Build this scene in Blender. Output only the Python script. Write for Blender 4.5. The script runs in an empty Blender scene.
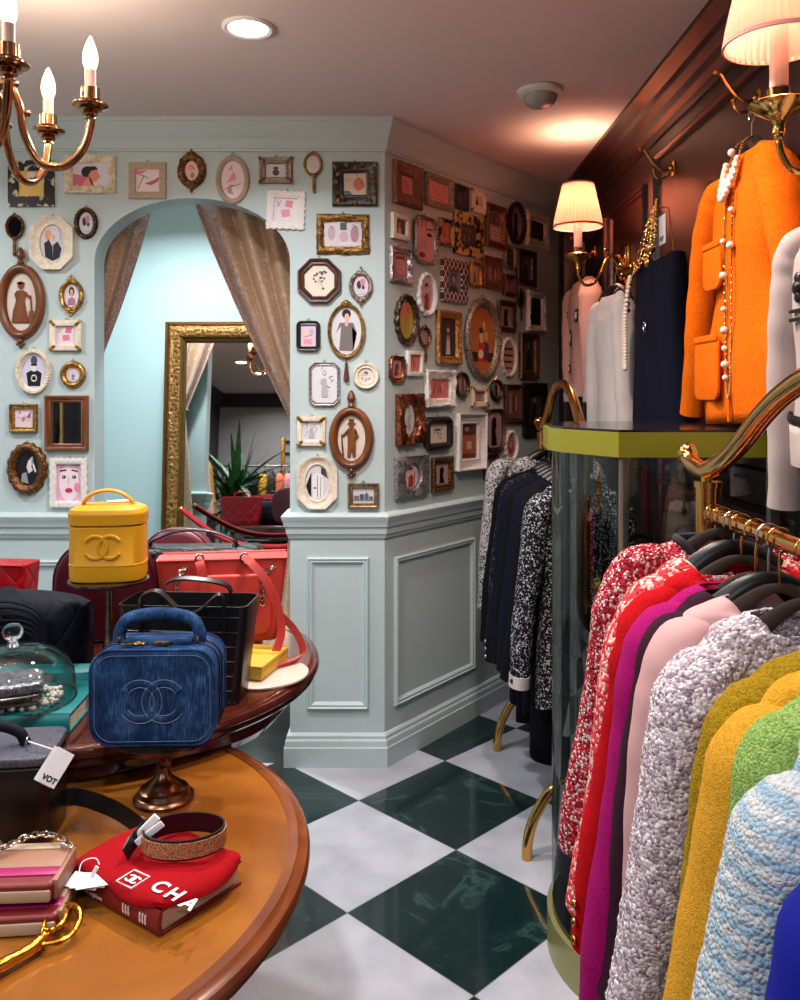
import bpy, bmesh, math, random
from mathutils import Vector, Matrix, Quaternion
PI = math.pi
SC = bpy.context.scene
COL = SC.collection
F = 845.0; HZ = 393.0; EYE = 1.45

def at(u, v, Y):
    return Vector(((u-400)/F*Y, Y, EYE-(v-HZ)/F*Y))
def at_z(u, v, z):
    Y = F*(EYE-z)/(v-HZ); return Vector(((u-400)/F*Y, Y, z))
def at_x(u, v, X):
    Y = X*F/(u-400); return Vector((X, Y, EYE-(v-HZ)/F*Y))

# ------------------------------------------------------------ materials
def lin(c):
    c = c/255.0
    return c/12.92 if c <= 0.04045 else ((c+0.055)/1.055)**2.4
def rgb(r, g, b): return (lin(r), lin(g), lin(b), 1)
class NT:
    def __init__(s, name):
        s.m = bpy.data.materials.new(name); s.m.use_nodes = True
        s.t = s.m.node_tree; s.n = s.t.nodes; s.b = s.n['Principled BSDF']; s._c = None
    def add(s, typ, **kw):
        n = s.n.new(typ)
        for k, v in kw.items():
            if k.startswith('i_'): n.inputs[k[2:].replace('_', ' ')].default_value = v
            else: setattr(n, k, v)
        return n
    def link(s, a, b): s.t.links.new(a, b)
    def coord(s, scale=(1, 1, 1), rot=(0, 0, 0), loc=(0, 0, 0), kind='Object'):
        if s._c is None: s._c = s.add('ShaderNodeTexCoord')
        m = s.add('ShaderNodeMapping'); m.inputs['Scale'].default_value = scale
        m.inputs['Rotation'].default_value = rot; m.inputs['Location'].default_value = loc
        s.link(s._c.outputs[kind], m.inputs['Vector']); return m.outputs['Vector']
    def ramp(s, fac, stops, interp='LINEAR'):
        r = s.add('ShaderNodeValToRGB'); cr = r.color_ramp; cr.interpolation = interp
        while len(cr.elements) < len(stops): cr.elements.new(0.5)
        for e, (p, c) in zip(cr.elements, stops): e.position = p; e.color = c
        s.link(fac, r.inputs['Fac']); return r.outputs['Color']
    def bump(s, h, strength, dist=0.002):
        b = s.add('ShaderNodeBump'); b.inputs['Strength'].default_value = strength
        b.inputs['Distance'].default_value = dist
        s.link(h, b.inputs['Height']); s.link(b.outputs['Normal'], s.b.inputs['Normal'])
    def math(s, op, a, b=None):
        n = s.add('ShaderNodeMath', operation=op)
        for i, x in enumerate((a, b)):
            if x is None: continue
            if isinstance(x, (int, float)): n.inputs[i].default_value = x
            else: s.link(x, n.inputs[i])
        return n.outputs[0]
    def set(s, **kw):
        for k, v in kw.items(): s.b.inputs[k.replace('_', ' ')].default_value = v
        return s
MATS = {}
def plain(name, c, rough=0.6, metal=0.0, bump=0.0, bscale=200.0, **kw):
    if name in MATS: return MATS[name]
    t = NT(name); t.set(Base_Color=rgb(*c), Roughness=rough, Metallic=metal)
    for k, v in kw.items(): t.b.inputs[k.replace('_', ' ')].default_value = v
    if bump:
        n = t.add('ShaderNodeTexNoise', i_Scale=bscale, i_Detail=3.0); t.link(t.coord(), n.inputs['Vector'])
        t.bump(n.outputs['Fac'], bump)
    MATS[name] = t.m; return t.m
def mottled(name, c1, c2, scale=30, rough=0.5, metal=0.0, bump=0.3, stretch=(1, 1, 1), dist=0.002, detail=5.0, lo=.35, hi=.65):
    if name in MATS: return MATS[name]
    t = NT(name); t.set(Roughness=rough, Metallic=metal)
    n = t.add('ShaderNodeTexNoise', i_Scale=scale, i_Detail=detail); t.link(t.coord(stretch), n.inputs['Vector'])
    t.link(t.ramp(n.outputs['Fac'], [(lo, rgb(*c1)), (hi, rgb(*c2))]), t.b.inputs['Base Color'])
    if bump: t.bump(n.outputs['Fac'], bump, dist)
    MATS[name] = t.m; return t.m
def tweed(name, cols, scale=160, bump=0.9, stripe=0, rough=0.95, dist=0.004, stripec=None, sh=0.25):
    """cols: list of (share, colour) random cells with a knobbly surface"""
    if name in MATS: return MATS[name]
    t = NT(name); t.set(Roughness=rough)
    t.b.inputs['Sheen Weight'].default_value = 0; t.b.inputs['Specular IOR Level'].default_value = .15
    nz = t.add('ShaderNodeTexNoise', i_Scale=scale*.6, i_Detail=2.0); co = t.coord(); t.link(co, nz.inputs['Vector'])
    mx = t.add('ShaderNodeMix', data_type='VECTOR'); mx.inputs[0].default_value = .0035
    t.link(co, mx.inputs[4]); t.link(nz.outputs['Color'], mx.inputs[5])
    v = t.add('ShaderNodeTexVoronoi', i_Scale=scale); t.link(mx.outputs[1], v.inputs['Vector'])
    sep = t.add('ShaderNodeSeparateColor'); t.link(v.outputs['Color'], sep.inputs[0])
    stops = []; p = 0.0
    for sh_, c in cols: stops.append((p, rgb(*c))); p += sh_
    col = t.ramp(sep.outputs[0], stops, 'CONSTANT')
    if stripe:
        w = t.add('ShaderNodeTexWave', i_Scale=stripe, i_Distortion=1.2, bands_direction='Z'); w.inputs['Detail Scale'].default_value = 6.0
        t.link(co, w.inputs['Vector'])
        m2 = t.add('ShaderNodeMix', data_type='RGBA'); f = t.math('MULTIPLY', w.outputs['Fac'], .5)
        t.link(f, m2.inputs[0]); t.link(col, m2.inputs[6]); m2.inputs[7].default_value = rgb(*stripec); col = m2.outputs[2]
    t.link(col, t.b.inputs['Base Color'])
    h = t.math('SUBTRACT', 1.0, v.outputs['Distance']); t.bump(h, bump, dist)
    MATS[name] = t.m; return t.m
def quilt(name, c, k=60.0, rough=0.4, strength=1.0, c2=None, dist=.004):
    if name in MATS: return MATS[name]
    t = NT(name); t.set(Roughness=rough, Base_Color=rgb(*c))
    s = t.add('ShaderNodeSeparateXYZ'); t.link(t.coord(), s.inputs[0])
    xy = t.math('ADD', s.outputs[0], s.outputs[1])
    a = t.math('ADD', xy, s.outputs[2]); b = t.math('SUBTRACT', xy, s.outputs[2])
    fa = t.math('ABSOLUTE', t.math('SINE', t.math('MULTIPLY', a, k))); fb = t.math('ABSOLUTE', t.math('SINE', t.math('MULTIPLY', b, k)))
    h = t.math('POWER', t.math('MINIMUM', fa, fb), .45)
    t.bump(h, strength, dist)
    MATS[name] = t.m; return t.m
def wood(name, c1, c2, scale=6, rough=0.3, stretch=(1, 1, 1), coat=0.3, bump=.04):
    if name in MATS: return MATS[name]
    t = NT(name); t.set(Roughness=rough, Coat_Weight=coat, Coat_Roughness=.12)
    n = t.add('ShaderNodeTexNoise', i_Scale=scale, i_Detail=6.0, i_Distortion=1.4); t.link(t.coord(stretch), n.inputs['Vector'])
    t.link(t.ramp(n.outputs['Fac'], [(.3, rgb(*c1)), (.7, rgb(*c2))]), t.b.inputs['Base Color'])
    t.bump(n.outputs['Fac'], bump, .002)
    MATS[name] = t.m; return t.m
def glow(name, c, s):
    if name in MATS: return MATS[name]
    t = NT(name); t.set(Base_Color=rgb(*c), Emission_Color=rgb(*c), Emission_Strength=s); MATS[name] = t.m; return t.m
def glass(name, c=(255, 255, 255), rough=0.0, thin=True):
    if name in MATS: return MATS[name]
    t = NT(name); t.set(Base_Color=rgb(*c), Roughness=rough, Transmission_Weight=1.0, IOR=1.45)
    MATS[name] = t.m; return t.m
def pane_glass(name, tint=(235, 245, 245), gloss=.12):
    """thin clear pane: see-through with a Fresnel reflection"""
    if name in MATS: return MATS[name]
    t = NT(name); tr = t.add('ShaderNodeBsdfTransparent'); tr.inputs[0].default_value = rgb(*tint)
    gl = t.add('ShaderNodeBsdfGlossy'); gl.inputs['Roughness'].default_value = .01
    fr = t.add('ShaderNodeLayerWeight'); fr.inputs['Blend'].default_value = .25
    f = t.math('ADD', t.math('MULTIPLY', fr.outputs['Fresnel'], .8), gloss*.5)
    mx = t.add('ShaderNodeMixShader'); t.link(f, mx.inputs[0]); t.link(tr.outputs[0], mx.inputs[1]); t.link(gl.outputs[0], mx.inputs[2])
    t.link(mx.outputs[0], t.n['Material Output'].inputs['Surface'])
    MATS[name] = t.m; return t.m

# ------------------------------------------------------------ mesh builder
class MB:
    def __init__(s): s.bm = bmesh.new(); s.mi = 0; s.M = Matrix.Identity(4)
    def v(s, p): return s.bm.verts.new(s.M @ Vector(p))
    def f(s, vs):
        try: f = s.bm.faces.new(vs)
        except ValueError: return None
        f.material_index = s.mi; return f
    def box(s, c, d, bev=0.0, seg=2, rot=None):
        b = bmesh.new(); bmesh.ops.create_cube(b, size=1.0)
        for v in b.verts: v.co = Vector((v.co.x*d[0], v.co.y*d[1], v.co.z*d[2]))
        if bev: bmesh.ops.bevel(b, geom=b.edges[:], offset=bev, segments=seg, affect='EDGES', profile=0.5)
        R = rot.to_4x4() if rot is not None else Matrix.Identity(4)
        s.merge(b, Matrix.Translation(c) @ R); return s
    def merge(s, b, M=Matrix.Identity(4)):
        T = s.M @ M; mp = {}
        for v in b.verts: mp[v] = s.bm.verts.new(T @ v.co)
        for f in b.faces:
            try: nf = s.bm.faces.new([mp[v] for v in f.verts]); nf.material_index = s.mi
            except ValueError: pass
        b.free()
    def loft(s, rings, cap0=True, cap1=True, closed=True):
        vr = [[s.v(p) for p in r] for r in rings]; n = len(vr[0])
        for a, b in zip(vr, vr[1:]):
            for i in range(n if closed else n-1):
                j = (i+1) % n; s.f([a[i], a[j], b[j], b[i]])
        if cap0: s.f(list(reversed(vr[0])))
        if cap1: s.f(vr[-1])
        return vr
    def lathe(s, prof, seg=32, c=(0, 0, 0), axis='Z', cap=True, mod=None):
        rings = []
        for k, (r, z) in enumerate(prof):
            ring = []
            for i in range(seg):
                a = 2*PI*i/seg; rr = r*(mod(a, k) if mod else 1)
                p = (rr*math.cos(a), rr*math.sin(a), z)
                if axis == 'Y': p = (p[0], -p[2], p[1])
                if axis == 'X': p = (p[2], p[0], p[1])
                ring.append((p[0]+c[0], p[1]+c[1], p[2]+c[2]))
            rings.append(ring)
        s.loft(rings, cap, cap); return s
    def tube(s, pts, r, seg=8, closed=False, flat=None, up=None, cap=True):
        """round (or elliptic: flat=(rx,ry)) tube; r may be a list"""
        P = [Vector(p) for p in pts]; n = len(P); rings = []
        prev = None
        for i in range(n):
            if closed: t = P[(i+1) % n]-P[i-1]
            else: t = P[min(i+1, n-1)]-P[max(i-1, 0)]
            if t.length < 1e-9: t = Vector((0, 0, 1))
            t.normalize()
            if up is not None:
                u = Vector(up[i] if isinstance(up, list) else up)
                x = u-t*u.dot(t)
                if x.length < 1e-4: x = prev if prev is not None else t.orthogonal()
            elif prev is None: x = t.orthogonal()
            else: x = prev-t*prev.dot(t)
            x.normalize(); prev = x; y = t.cross(x)
            rr = r[i] if isinstance(r, (list, tuple)) else r
            fx, fy = flat if flat else (1, 1)
            ring = []
            for k in range(seg):
                a = 2*PI*k/seg
                if seg == 4: a += PI/4
                ca, sa = math.cos(a), math.sin(a)
                if seg == 4: ca, sa = math.copysign(1, ca), math.copysign(1, sa)
                ring.append(P[i]+x*(ca*rr*fx)+y*(sa*rr*fy))
            rings.append(ring)
        if closed: rings.append(rings[0]); 
        vr = s.loft(rings[:-1] if closed else rings, cap and not closed, cap and not closed)
        if closed:
            a, b = vr[-1], vr[0]
            for i in range(seg): j = (i+1) % seg; s.f([a[i], a[j], b[j], b[i]])
        return s
    def strip(s, pts, w, t, up):
        """flat strap: 'up' is the direction of its width"""
        return s.tube(pts, 1.0, 4, flat=(w/2, t/2), up=up)
    def ball(s, c, r, seg=12, sc=(1, 1, 1)):
        b = bmesh.new(); bmesh.ops.create_uvsphere(b, u_segments=seg, v_segments=max(6, seg//2+1), radius=r)
        s.merge(b, Matrix.Translation(c) @ Matrix.Diagonal((sc[0], sc[1], sc[2], 1))); return s
    def cyl(s, a, b, r, seg=16, r2=None): return s.tube([a, b], [r, r if r2 is None else r2], seg)
    def prism(s, poly, y0, y1, plane='XZ'):
        def P(p, d):
            return {'XZ': (p[0], d, p[1]), 'XY': (p[0], p[1], d), 'YZ': (d, p[0], p[1])}[plane]
        a = [s.v(P(p, y0)) for p in poly]; b = [s.v(P(p, y1)) for p in poly]; n = len(poly)
        for i in range(n): j = (i+1) % n; s.f([a[i], a[j], b[j], b[i]])
        s.f(list(reversed(a))); s.f(b); return s
    def poly(s, pts): s.f([s.v(p) for p in pts]); return s
    def obj(s, name, mats, parent=None, smooth=True, angle=40):
        bmesh.ops.remove_doubles(s.bm, verts=s.bm.verts, dist=1e-6)
        bmesh.ops.recalc_face_normals(s.bm, faces=s.bm.faces)
        me = bpy.data.meshes.new(name); s.bm.to_mesh(me); s.bm.free()
        for m in (mats if isinstance(mats, (list, tuple)) else [mats]): me.materials.append(m)
        if smooth:
            me.polygons.foreach_set('use_smooth', [True]*len(me.polygons))
            me.set_sharp_from_angle(angle=math.radians(angle))
        o = bpy.data.objects.new(name, me); COL.objects.link(o)
        if parent is not None: o.parent = parent
        return o
def thing(name, label, cat, loc=(0, 0, 0), rz=0, group=None, rot=None):
    o = bpy.data.objects.new(name, None); COL.objects.link(o); o.empty_display_size = .05
    o.location = loc; o.rotation_euler = rot if rot else (0, 0, rz); o['label'] = label; o['category'] = cat
    if group: o['group'] = group
    return o
def tag(o, label, cat, group=None, kind=None):
    o['label'] = label; o['category'] = cat
    if group: o['group'] = group
    if kind: o['kind'] = kind
    return o
def struct(o): o['kind'] = 'structure'; return o
def dup(root, loc=None, rz=None, label=None):
    r = root.copy(); COL.objects.link(r)
    if loc is not None: r.location = loc
    if rz is not None: r.rotation_euler = (0, 0, rz)
    if label: r['label'] = label
    for ch in list(root.children):
        c = ch.copy(); COL.objects.link(c); c.parent = r
        for g in ch.children: d = g.copy(); COL.objects.link(d); d.parent = c
    return r
def rrect(w, h, r, n=6, cx=0, cy=0):
    r = min(r, w/2-1e-4, h/2-1e-4); pts = []
    for qx, qy, a0 in ((1, 1, 0), (-1, 1, PI/2), (-1, -1, PI), (1, -1, 1.5*PI)):
        for k in range(n+1):
            a = a0+PI/2*k/n; pts.append((cx+qx*(w/2-r)+r*math.cos(a), cy+qy*(h/2-r)+r*math.sin(a)))
    return pts
def rslab(mb, poly_fn, y0, y1, e=.006, n=3, plane='XZ'):
    """slab between two depths with rounded rims; poly_fn(inset) -> outline"""
    rings = []
    s = 1 if y1 > y0 else -1
    for k in range(n+1):
        a = PI/2*k/n; rings.append((poly_fn(e*(1-math.sin(a))), y0+s*e*(1-math.cos(a))))
    for k in range(n+1):
        a = PI/2*k/n; rings.append((poly_fn(e*(1-math.cos(a))), y1-s*e*(1-math.sin(a))))
    P = {'XZ': lambda p, d: (p[0], d, p[1]), 'XY': lambda p, d: (p[0], p[1], d), 'YZ': lambda p, d: (d, p[0], p[1])}[plane]
    mb.loft([[P(p, d) for p in r] for r, d in rings])
def sweep(mb, path, prof, side=-1, closed=False):
    """profile (d, z) swept along a plan path with mitres; d is measured to the right of travel"""
    P = [Vector((p[0], p[1])) for p in path]; n = len(P); rings = []
    for i in range(n):
        a = (P[i]-P[i-1]).normalized() if (i > 0 or closed) else None
        b = (P[(i+1) % n]-P[i]).normalized() if (i < n-1 or closed) else None
        if a is None: a = b
        if b is None: b = a
        na = Vector((a.y, -a.x)); nb = Vector((b.y, -b.x)); m = na+nb
        m = m/(m.dot(na)) if m.length > 1e-6 else na
        rings.append([(P[i].x+m.x*d, P[i].y+m.y*d, z) for d, z in prof])
    mb.loft(rings, True, True)
def smooth_path(pts, k=6, closed=False):
    """Catmull-Rom through the points"""
    P = [Vector(p) for p in pts]; n = len(P); out = []
    rng = range(n) if closed else range(n-1)
    for i in rng:
        if closed: p0, p1, p2, p3 = P[i-1], P[i], P[(i+1) % n], P[(i+2) % n]
        else: p0, p1, p2, p3 = P[max(i-1, 0)], P[i], P[i+1], P[min(i+2, n-1)]
        for j in range(k):
            t = j/k
            out.append(.5*((2*p1)+(-p0+p2)*t+(2*p0-5*p1+4*p2-p3)*t*t+(-p0+3*p1-3*p2+p3)*t**3))
    if not closed: out.append(P[-1])
    return out
def chain_part(name, pts, m, parent, r=.0035, pitch=.011, wire=.0012):
    """chain of interlocking oval links along a path"""
    P = smooth_path(pts, 10); L = [0]
    for a, b in zip(P, P[1:]): L.append(L[-1]+(b-a).length)
    mb = MB(); d = 0; k = 0; j = 0
    while d < L[-1]:
        while j < len(L)-2 and L[j+1] < d: j += 1
        t = (d-L[j])/max(1e-9, L[j+1]-L[j]); c = P[j].lerp(P[j+1], t); T = (P[j+1]-P[j]).normalized()
        x = T.cross(Vector((0, 0, 1))); x = x.normalized() if x.length > .01 else Vector((1, 0, 0))
        y = T.cross(x)
        if k % 2: x = y
        mb.tube([c+T*(math.cos(a)*pitch*.72)+x*(math.sin(a)*r) for a in [2*PI*i/8 for i in range(8)]], wire, 4 if False else 5, closed=True)
        d += pitch; k += 1
    return mb.obj(name, m, parent)
def cc_mark(mb, c, h, w, t, gap=.5, seg=24, flip=False):
    """two interlocked open rings in the local XZ plane facing -Y; h outer radius, w band width, t relief"""
    r = h-w/2; off = h*.54
    for sgn in (-1, 1):      # the ring centred at +off opens to +X, the other to -X
        pts = []
        for k in range(seg+1):
            a = math.radians(34)+k*(2*PI-math.radians(68))/seg
            pts.append((c[0]+sgn*(off+r*math.cos(a)), c[1], c[2]+r*math.sin(a)))
        mb.tube(pts, 1.0, 8, flat=(t, w/2), up=(0, -1, 0))
def text_mesh(name, body, size, M, mat, parent, extrude=.0002, bold=0.0, align='CENTER'):
    cu = bpy.data.curves.new(name, 'FONT'); cu.body = body; cu.size = size; cu.extrude = extrude; cu.offset = bold
    cu.align_x = align; cu.align_y = 'CENTER'
    tmp = bpy.data.objects.new(name, cu); COL.objects.link(tmp)
    bpy.context.view_layer.update()
    me = bpy.data.meshes.new_from_object(tmp.evaluated_get(bpy.context.evaluated_depsgraph_get()))
    bpy.data.objects.remove(tmp); me.name = name; me.transform(M); me.materials.clear(); me.materials.append(mat)
    o = bpy.data.objects.new(name, me); COL.objects.link(o)
    if parent is not None: o.parent = parent
    return o
# frame that turns font XY into local XZ facing -Y
FACE = Matrix.Rotation(PI/2, 4, 'X')
# ------------------------------------------------------------ materials of the room
H = 2.505; YF = 3.29; XC = -.060; DA = Vector((.607, .795)); LA = 1.42
AE = (XC+DA.x*LA, YF+DA.y*LA)
m_teal = plain('teal_paint', (184, 203, 204), .55, bump=.05, bscale=400)
m_ceil = plain('ceiling_paint', (222, 208, 204), .8, bump=.06, bscale=60)
m_wood = wood('mahogany', (26, 8, 8), (46, 15, 14), 5, .42, (3, 3, .35), .05)
m_woodp = wood('mahogany_panel', (40, 12, 11), (68, 23, 20), 4, .38, (3, 3, .3), .08)
m_back = plain('grey_plaster', (175, 172, 170), .8)
m_dark = plain('dark_wall', (50, 44, 44), .7)
m_brass = plain('brass', (214, 164, 92), .16, 1.0)
m_gold = mottled('gilt', (120, 80, 30), (205, 155, 75), 90, .32, 1.0, .6, dist=.003)
m_black = plain('black_plastic', (14, 14, 15), .35)
m_chrome = plain('steel', (190, 188, 186), .22, 1.0)
m_white = plain('white_paint', (228, 226, 222), .5)
m_paper = plain('white_paper', (232, 232, 234), .7)

def marble(name, checker):
    t = NT(name); t.set(Roughness=.11, Coat_Weight=.2, Coat_Roughness=.05)
    co = t.coord()
    def veins(sc, c1, c2, c3):
        n = t.add('ShaderNodeTexNoise', i_Scale=sc, i_Detail=8.0, i_Distortion=1.6, i_Roughness=.65); t.link(co, n.inputs['Vector'])
        return t.ramp(n.outputs['Fac'], [(.0, c1), (.55, c2), (.62, c3), (.66, c2), (1.0, c1)])
    green = veins(4.5, rgb(12, 26, 28), rgb(20, 40, 41), rgb(44, 70, 68))
    if checker:
        # tile corner at pixel (456,850): rotate the plan by 45 degrees about it
        c = at_z(456, 850, 0); s_ = t.add('ShaderNodeSeparateXYZ'); t.link(co, s_.inputs[0])
        dx = t.math('SUBTRACT', s_.outputs[0], c.x); dy = t.math('SUBTRACT', s_.outputs[1], c.y)
        k = 1/(.459*math.sqrt(2))
        a = t.math('MULTIPLY', t.math('ADD', dx, dy), k); b = t.math('MULTIPLY', t.math('SUBTRACT', dx, dy), k)
        fa, fb = t.math('FLOOR', a), t.math('FLOOR', b)
        par = t.math('ABSOLUTE', t.math('MODULO', t.math('ADD', fa, fb), 2.0))
        par = t.math('GREATER_THAN', par, .5)
        n = t.add('ShaderNodeTexNoise', i_Scale=6.0, i_Detail=7.0); t.link(co, n.inputs['Vector'])
        white = t.ramp(n.outputs['Fac'], [(.35, rgb(160, 164, 175)), (.65, rgb(182, 185, 195))])
        mx = t.add('ShaderNodeMix', data_type='RGBA'); t.link(par, mx.inputs[0]); t.link(green, mx.inputs[7]); t.link(white, mx.inputs[6])
        # thin grout
        def edge(x):
            fr = t.math('FRACT', x); return t.math('LESS_THAN', t.math('MINIMUM', fr, t.math('SUBTRACT', 1.0, fr)), .004)
        g = t.math('MAXIMUM', edge(a), edge(b))
        m2 = t.add('ShaderNodeMix', data_type='RGBA'); t.link(t.math('MULTIPLY', g, .8), m2.inputs[0]); t.link(mx.outputs[2], m2.inputs[6]); m2.inputs[7].default_value = rgb(70, 74, 76)
        t.link(m2.outputs[2], t.b.inputs['Base Color'])
        t.link(t.math('ADD', t.math('MULTIPLY', t.math('SUBTRACT', 1.0, par), .3), .10), t.b.inputs['Roughness'])
    else: t.link(green, t.b.inputs['Base Color'])
    return t.m
m_floor = marble('checker_marble', True); m_green = marble('green_marble', False)

X0, X1, Y0, YB = -2.4, .95, -2.6, 4.5
mb = MB(); mb.poly([(X0, Y0, 0), (X1+.2, Y0, 0), (X1+.2, YF+.02, 0), (X0, YF+.02, 0)]); mb.poly([(XC-.1, YF+.02, 0), (X1+.2, YF+.02, 0), (X1+.2, 4.9, 0), (XC-.1, 4.9, 0)])
struct(mb.obj('floor', m_floor))
mb = MB(); mb.poly([(X0, YF+.02, 0), (XC-.1, YF+.02, 0), (XC-.1, 4.9, 0), (X0, 4.9, 0)]); struct(mb.obj('floor_alcove', m_green))
mb = MB(); mb.box(((X0+X1)/2, 1.1, H+.03), (X1-X0+.6, 7.8, .06)); struct(mb.obj('ceiling', m_ceil))
# front wall with the arch
AX0, AX1, SP, AH, TH = -1.19, -.428, 1.960, .249, .11
acx, aa = (AX0+AX1)/2, (AX1-AX0)/2
arch = [(acx-aa*math.cos(PI*k/40), SP+AH*math.sin(PI*k/40)) for k in range(41)]
mb = MB(); mb.prism([(X0, 0), (AX0, 0)]+arch+[(AX1, 0), (XC, 0), (XC, H), (X0, H)], YF, YF+TH)
struct(mb.obj('wall_front', m_teal, angle=30))
nA = Vector((.795, -.607))
def wall_pt(s, off=0): return (XC+DA.x*s+nA.x*off, YF+DA.y*s+nA.y*off)
mb = MB()
mb.prism([wall_pt(0), wall_pt(LA+.1), wall_pt(LA+.1, -.1), (XC-.04, YF+.11), (XC, YF+.11)] if False else [wall_pt(0), wall_pt(LA+.1), wall_pt(LA+.1, -.08), wall_pt(.06, -.08)], 0, H, 'XY')
struct(mb.obj('wall_angled', m_teal, smooth=False))
mb = MB(); mb.box((X0-.05, -.9, H/2), (.1, 3.4, H)); struct(mb.obj('wall_left', m_dark))
mb = MB(); mb.box((X0-.05, 2.65, H/2), (.1, 3.7, H)); struct(mb.obj('wall_left_teal', m_teal))
mb = MB(); mb.box(((X0+X1)/2, Y0-.05, H/2), (X1-X0+.4, .1, H)); struct(mb.obj('wall_back', m_back))
mb = MB(); mb.box(((X0+X1)/2, Y0+.02, H-.09), (X1-X0, .05, .18)); mb.box((X0+.03, .3, H-.09), (.06, 5.9, .18)); struct(mb.obj('trim_dark_crown', m_dark))
m_alc = plain('alcove_teal_paint', (184, 216, 219), .6)
mb = MB(); mb.box((-1.2, YB+.05, H/2), (2.4, .1, H)); struct(mb.obj('wall_alcove', m_alc))
mb = MB(); mb.box((-.13, 4.0, H/2), (.05, 1.18, H)); struct(mb.obj('wall_alcove_side', m_alc))
# wood wall
XW = .93
mb = MB(); mb.box((XW+.05, .95, H/2), (.1, 7.1, H)); struct(mb.obj('wall_wood', m_wood))
mb = MB(); sweep(mb, [(XW, 4.7), (XW, Y0)], [(0, 2.36), (.008, 2.36), (.012, 2.385), (.03, 2.40), (.035, 2.425), (.055, 2.445), (.06, 2.465), (.10, 2.49), (.10, H), (0, H)])
mb.box((XW-.02, 4.42, 1.2), (.14, .18, 2.4), .006)
struct(mb.obj('trim_wood_crown', m_wood, angle=25))
def panel_mould(mb, y0, y1, z0, z1, x=XW, w=.035, d=.018):
    prof = [(0, 0), (.004, .7), (.012, 1), (w*.6, .55), (w*.8, .7), (w, .0)]
    rings = []
    for ins, h in prof:
        rings.append([(x-h*d, y0+ins, z0+ins), (x-h*d, y1-ins, z0+ins), (x-h*d, y1-ins, z1-ins), (x-h*d, y0+ins, z1-ins)])
    mb.loft(rings, False, False)
mb = MB()
for y0, y1 in ((3.18, 3.72), (3.80, 4.28), (2.05, 3.06), (.95, 1.93), (-.2, .83)):
    panel_mould(mb, y0, y1, 1.30, 2.31 if y0 < 3.1 else 2.24)
    panel_mould(mb, y0, y1, .12, 1.16)
mb.box((XW-.012, .9, 1.23), (.03, 7.0, .05), .004)
struct(mb.obj('trim_wood_panelling', m_woodp, angle=25))
mb = MB(); sweep(mb, [(XW, 4.6), (XW, Y0)], [(0, 0), (.02, 0), (.02, .1), (.012, .12), (0, .13)]); struct(mb.obj('baseboard_wood', m_wood, angle=25))
# cornice, chair rail, baseboard of the teal walls
CORN = [(0, 2.388), (.010, 2.388), (.012, 2.396), (.016, 2.398), (.020, 2.412), (.022, 2.415), (.026, 2.430), (.030, 2.434), (.046, 2.462), (.062, 2.490), (.066, 2.492), (.066, H), (0, H)]
mb = MB(); sweep(mb, [(X0, YF), (XC, YF), wall_pt(LA)], CORN); struct(mb.obj('trim_cornice', m_teal, angle=20))
RAIL = [(0, .885), (.006, .885), (.010, .898), (.014, .903), (.016, .925), (.022, .932), (.026, .955), (.030, .962), (.032, .972), (.026, .980), (.018, .984), (0, .986)]
mb = MB(); sweep(mb, [(X0, YF), (AX0, YF), (AX0, YF+TH), (AX0-.3, YF+TH)], RAIL); struct(mb.obj('trim_chair_rail', m_teal, angle=20))
mb = MB(); sweep(mb, [(AX1+.15, YF+TH), (AX1, YF+TH), (AX1, YF), (XC, YF), wall_pt(LA)], RAIL); struct(mb.obj('trim_chair_rail_angled', m_teal, angle=20))
BASE = [(0, 0), (.022, 0), (.022, .075), (.019, .078), (.017, .100), (.012, .108), (.012, .118), (.006, .126), (0, .128)]
mb = MB(); sweep(mb, [(X0, YF), (AX0, YF), (AX0, YF+TH)], BASE); struct(mb.obj('baseboard_left', m_teal, angle=20))
mb = MB(); sweep(mb, [(AX1, YF+TH), (AX1, YF), (XC, YF), wall_pt(LA)], BASE); struct(mb.obj('baseboard_front', m_teal, angle=20))
mb = MB(); sweep(mb, [(-2.3, YB), (-.16, YB)], BASE); struct(mb.obj('baseboard_alcove', m_teal, angle=20))
def wall_panel(name, M, x0, x1, z0, z1):
    mb = MB(); mb.M = M; w = .030
    rings = [[(x, -h, z) for x, z in ((x0+i, z0+i), (x1-i, z0+i), (x1-i, z1-i), (x0+i, z1-i))] for i, h in ((0, -.001), (.001, .010), (.006, .014), (.012, .009), (.018, .011), (.024, .006), (w, -.001))]
    mb.loft(rings, False, False); struct(mb.obj(name, m_teal, angle=20))
MF = Matrix.Translation((0, YF, 0)); MA = Matrix.Translation((XC, YF, 0)) @ Matrix.Rotation(math.atan2(DA.y, DA.x), 4, 'Z')
px = YF/F
wall_panel('trim_panel_narrow', MF, (307-400)*px, (369-400)*px, EYE-(709-HZ)*px, EYE-(557-HZ)*px)
wall_panel('trim_panel_left', MF, -2.0, (99-400-10)*px-.03, EYE-(709-HZ)*px, EYE-(560-HZ)*px)
def on_angled(u, v):
    """distance along the angled wall and height under pixel (u, v)"""
    k = (u-400)/F; s = (k*YF-XC)/(DA.x-k*DA.y); Y = YF+DA.y*s
    return s, EYE-(v-HZ)/F*Y
s0, z0 = on_angled(394, 706); s1, z1 = on_angled(473.5, 537)
wall_panel('trim_panel_angled', MA, s0, s1, z0, z1)

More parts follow.
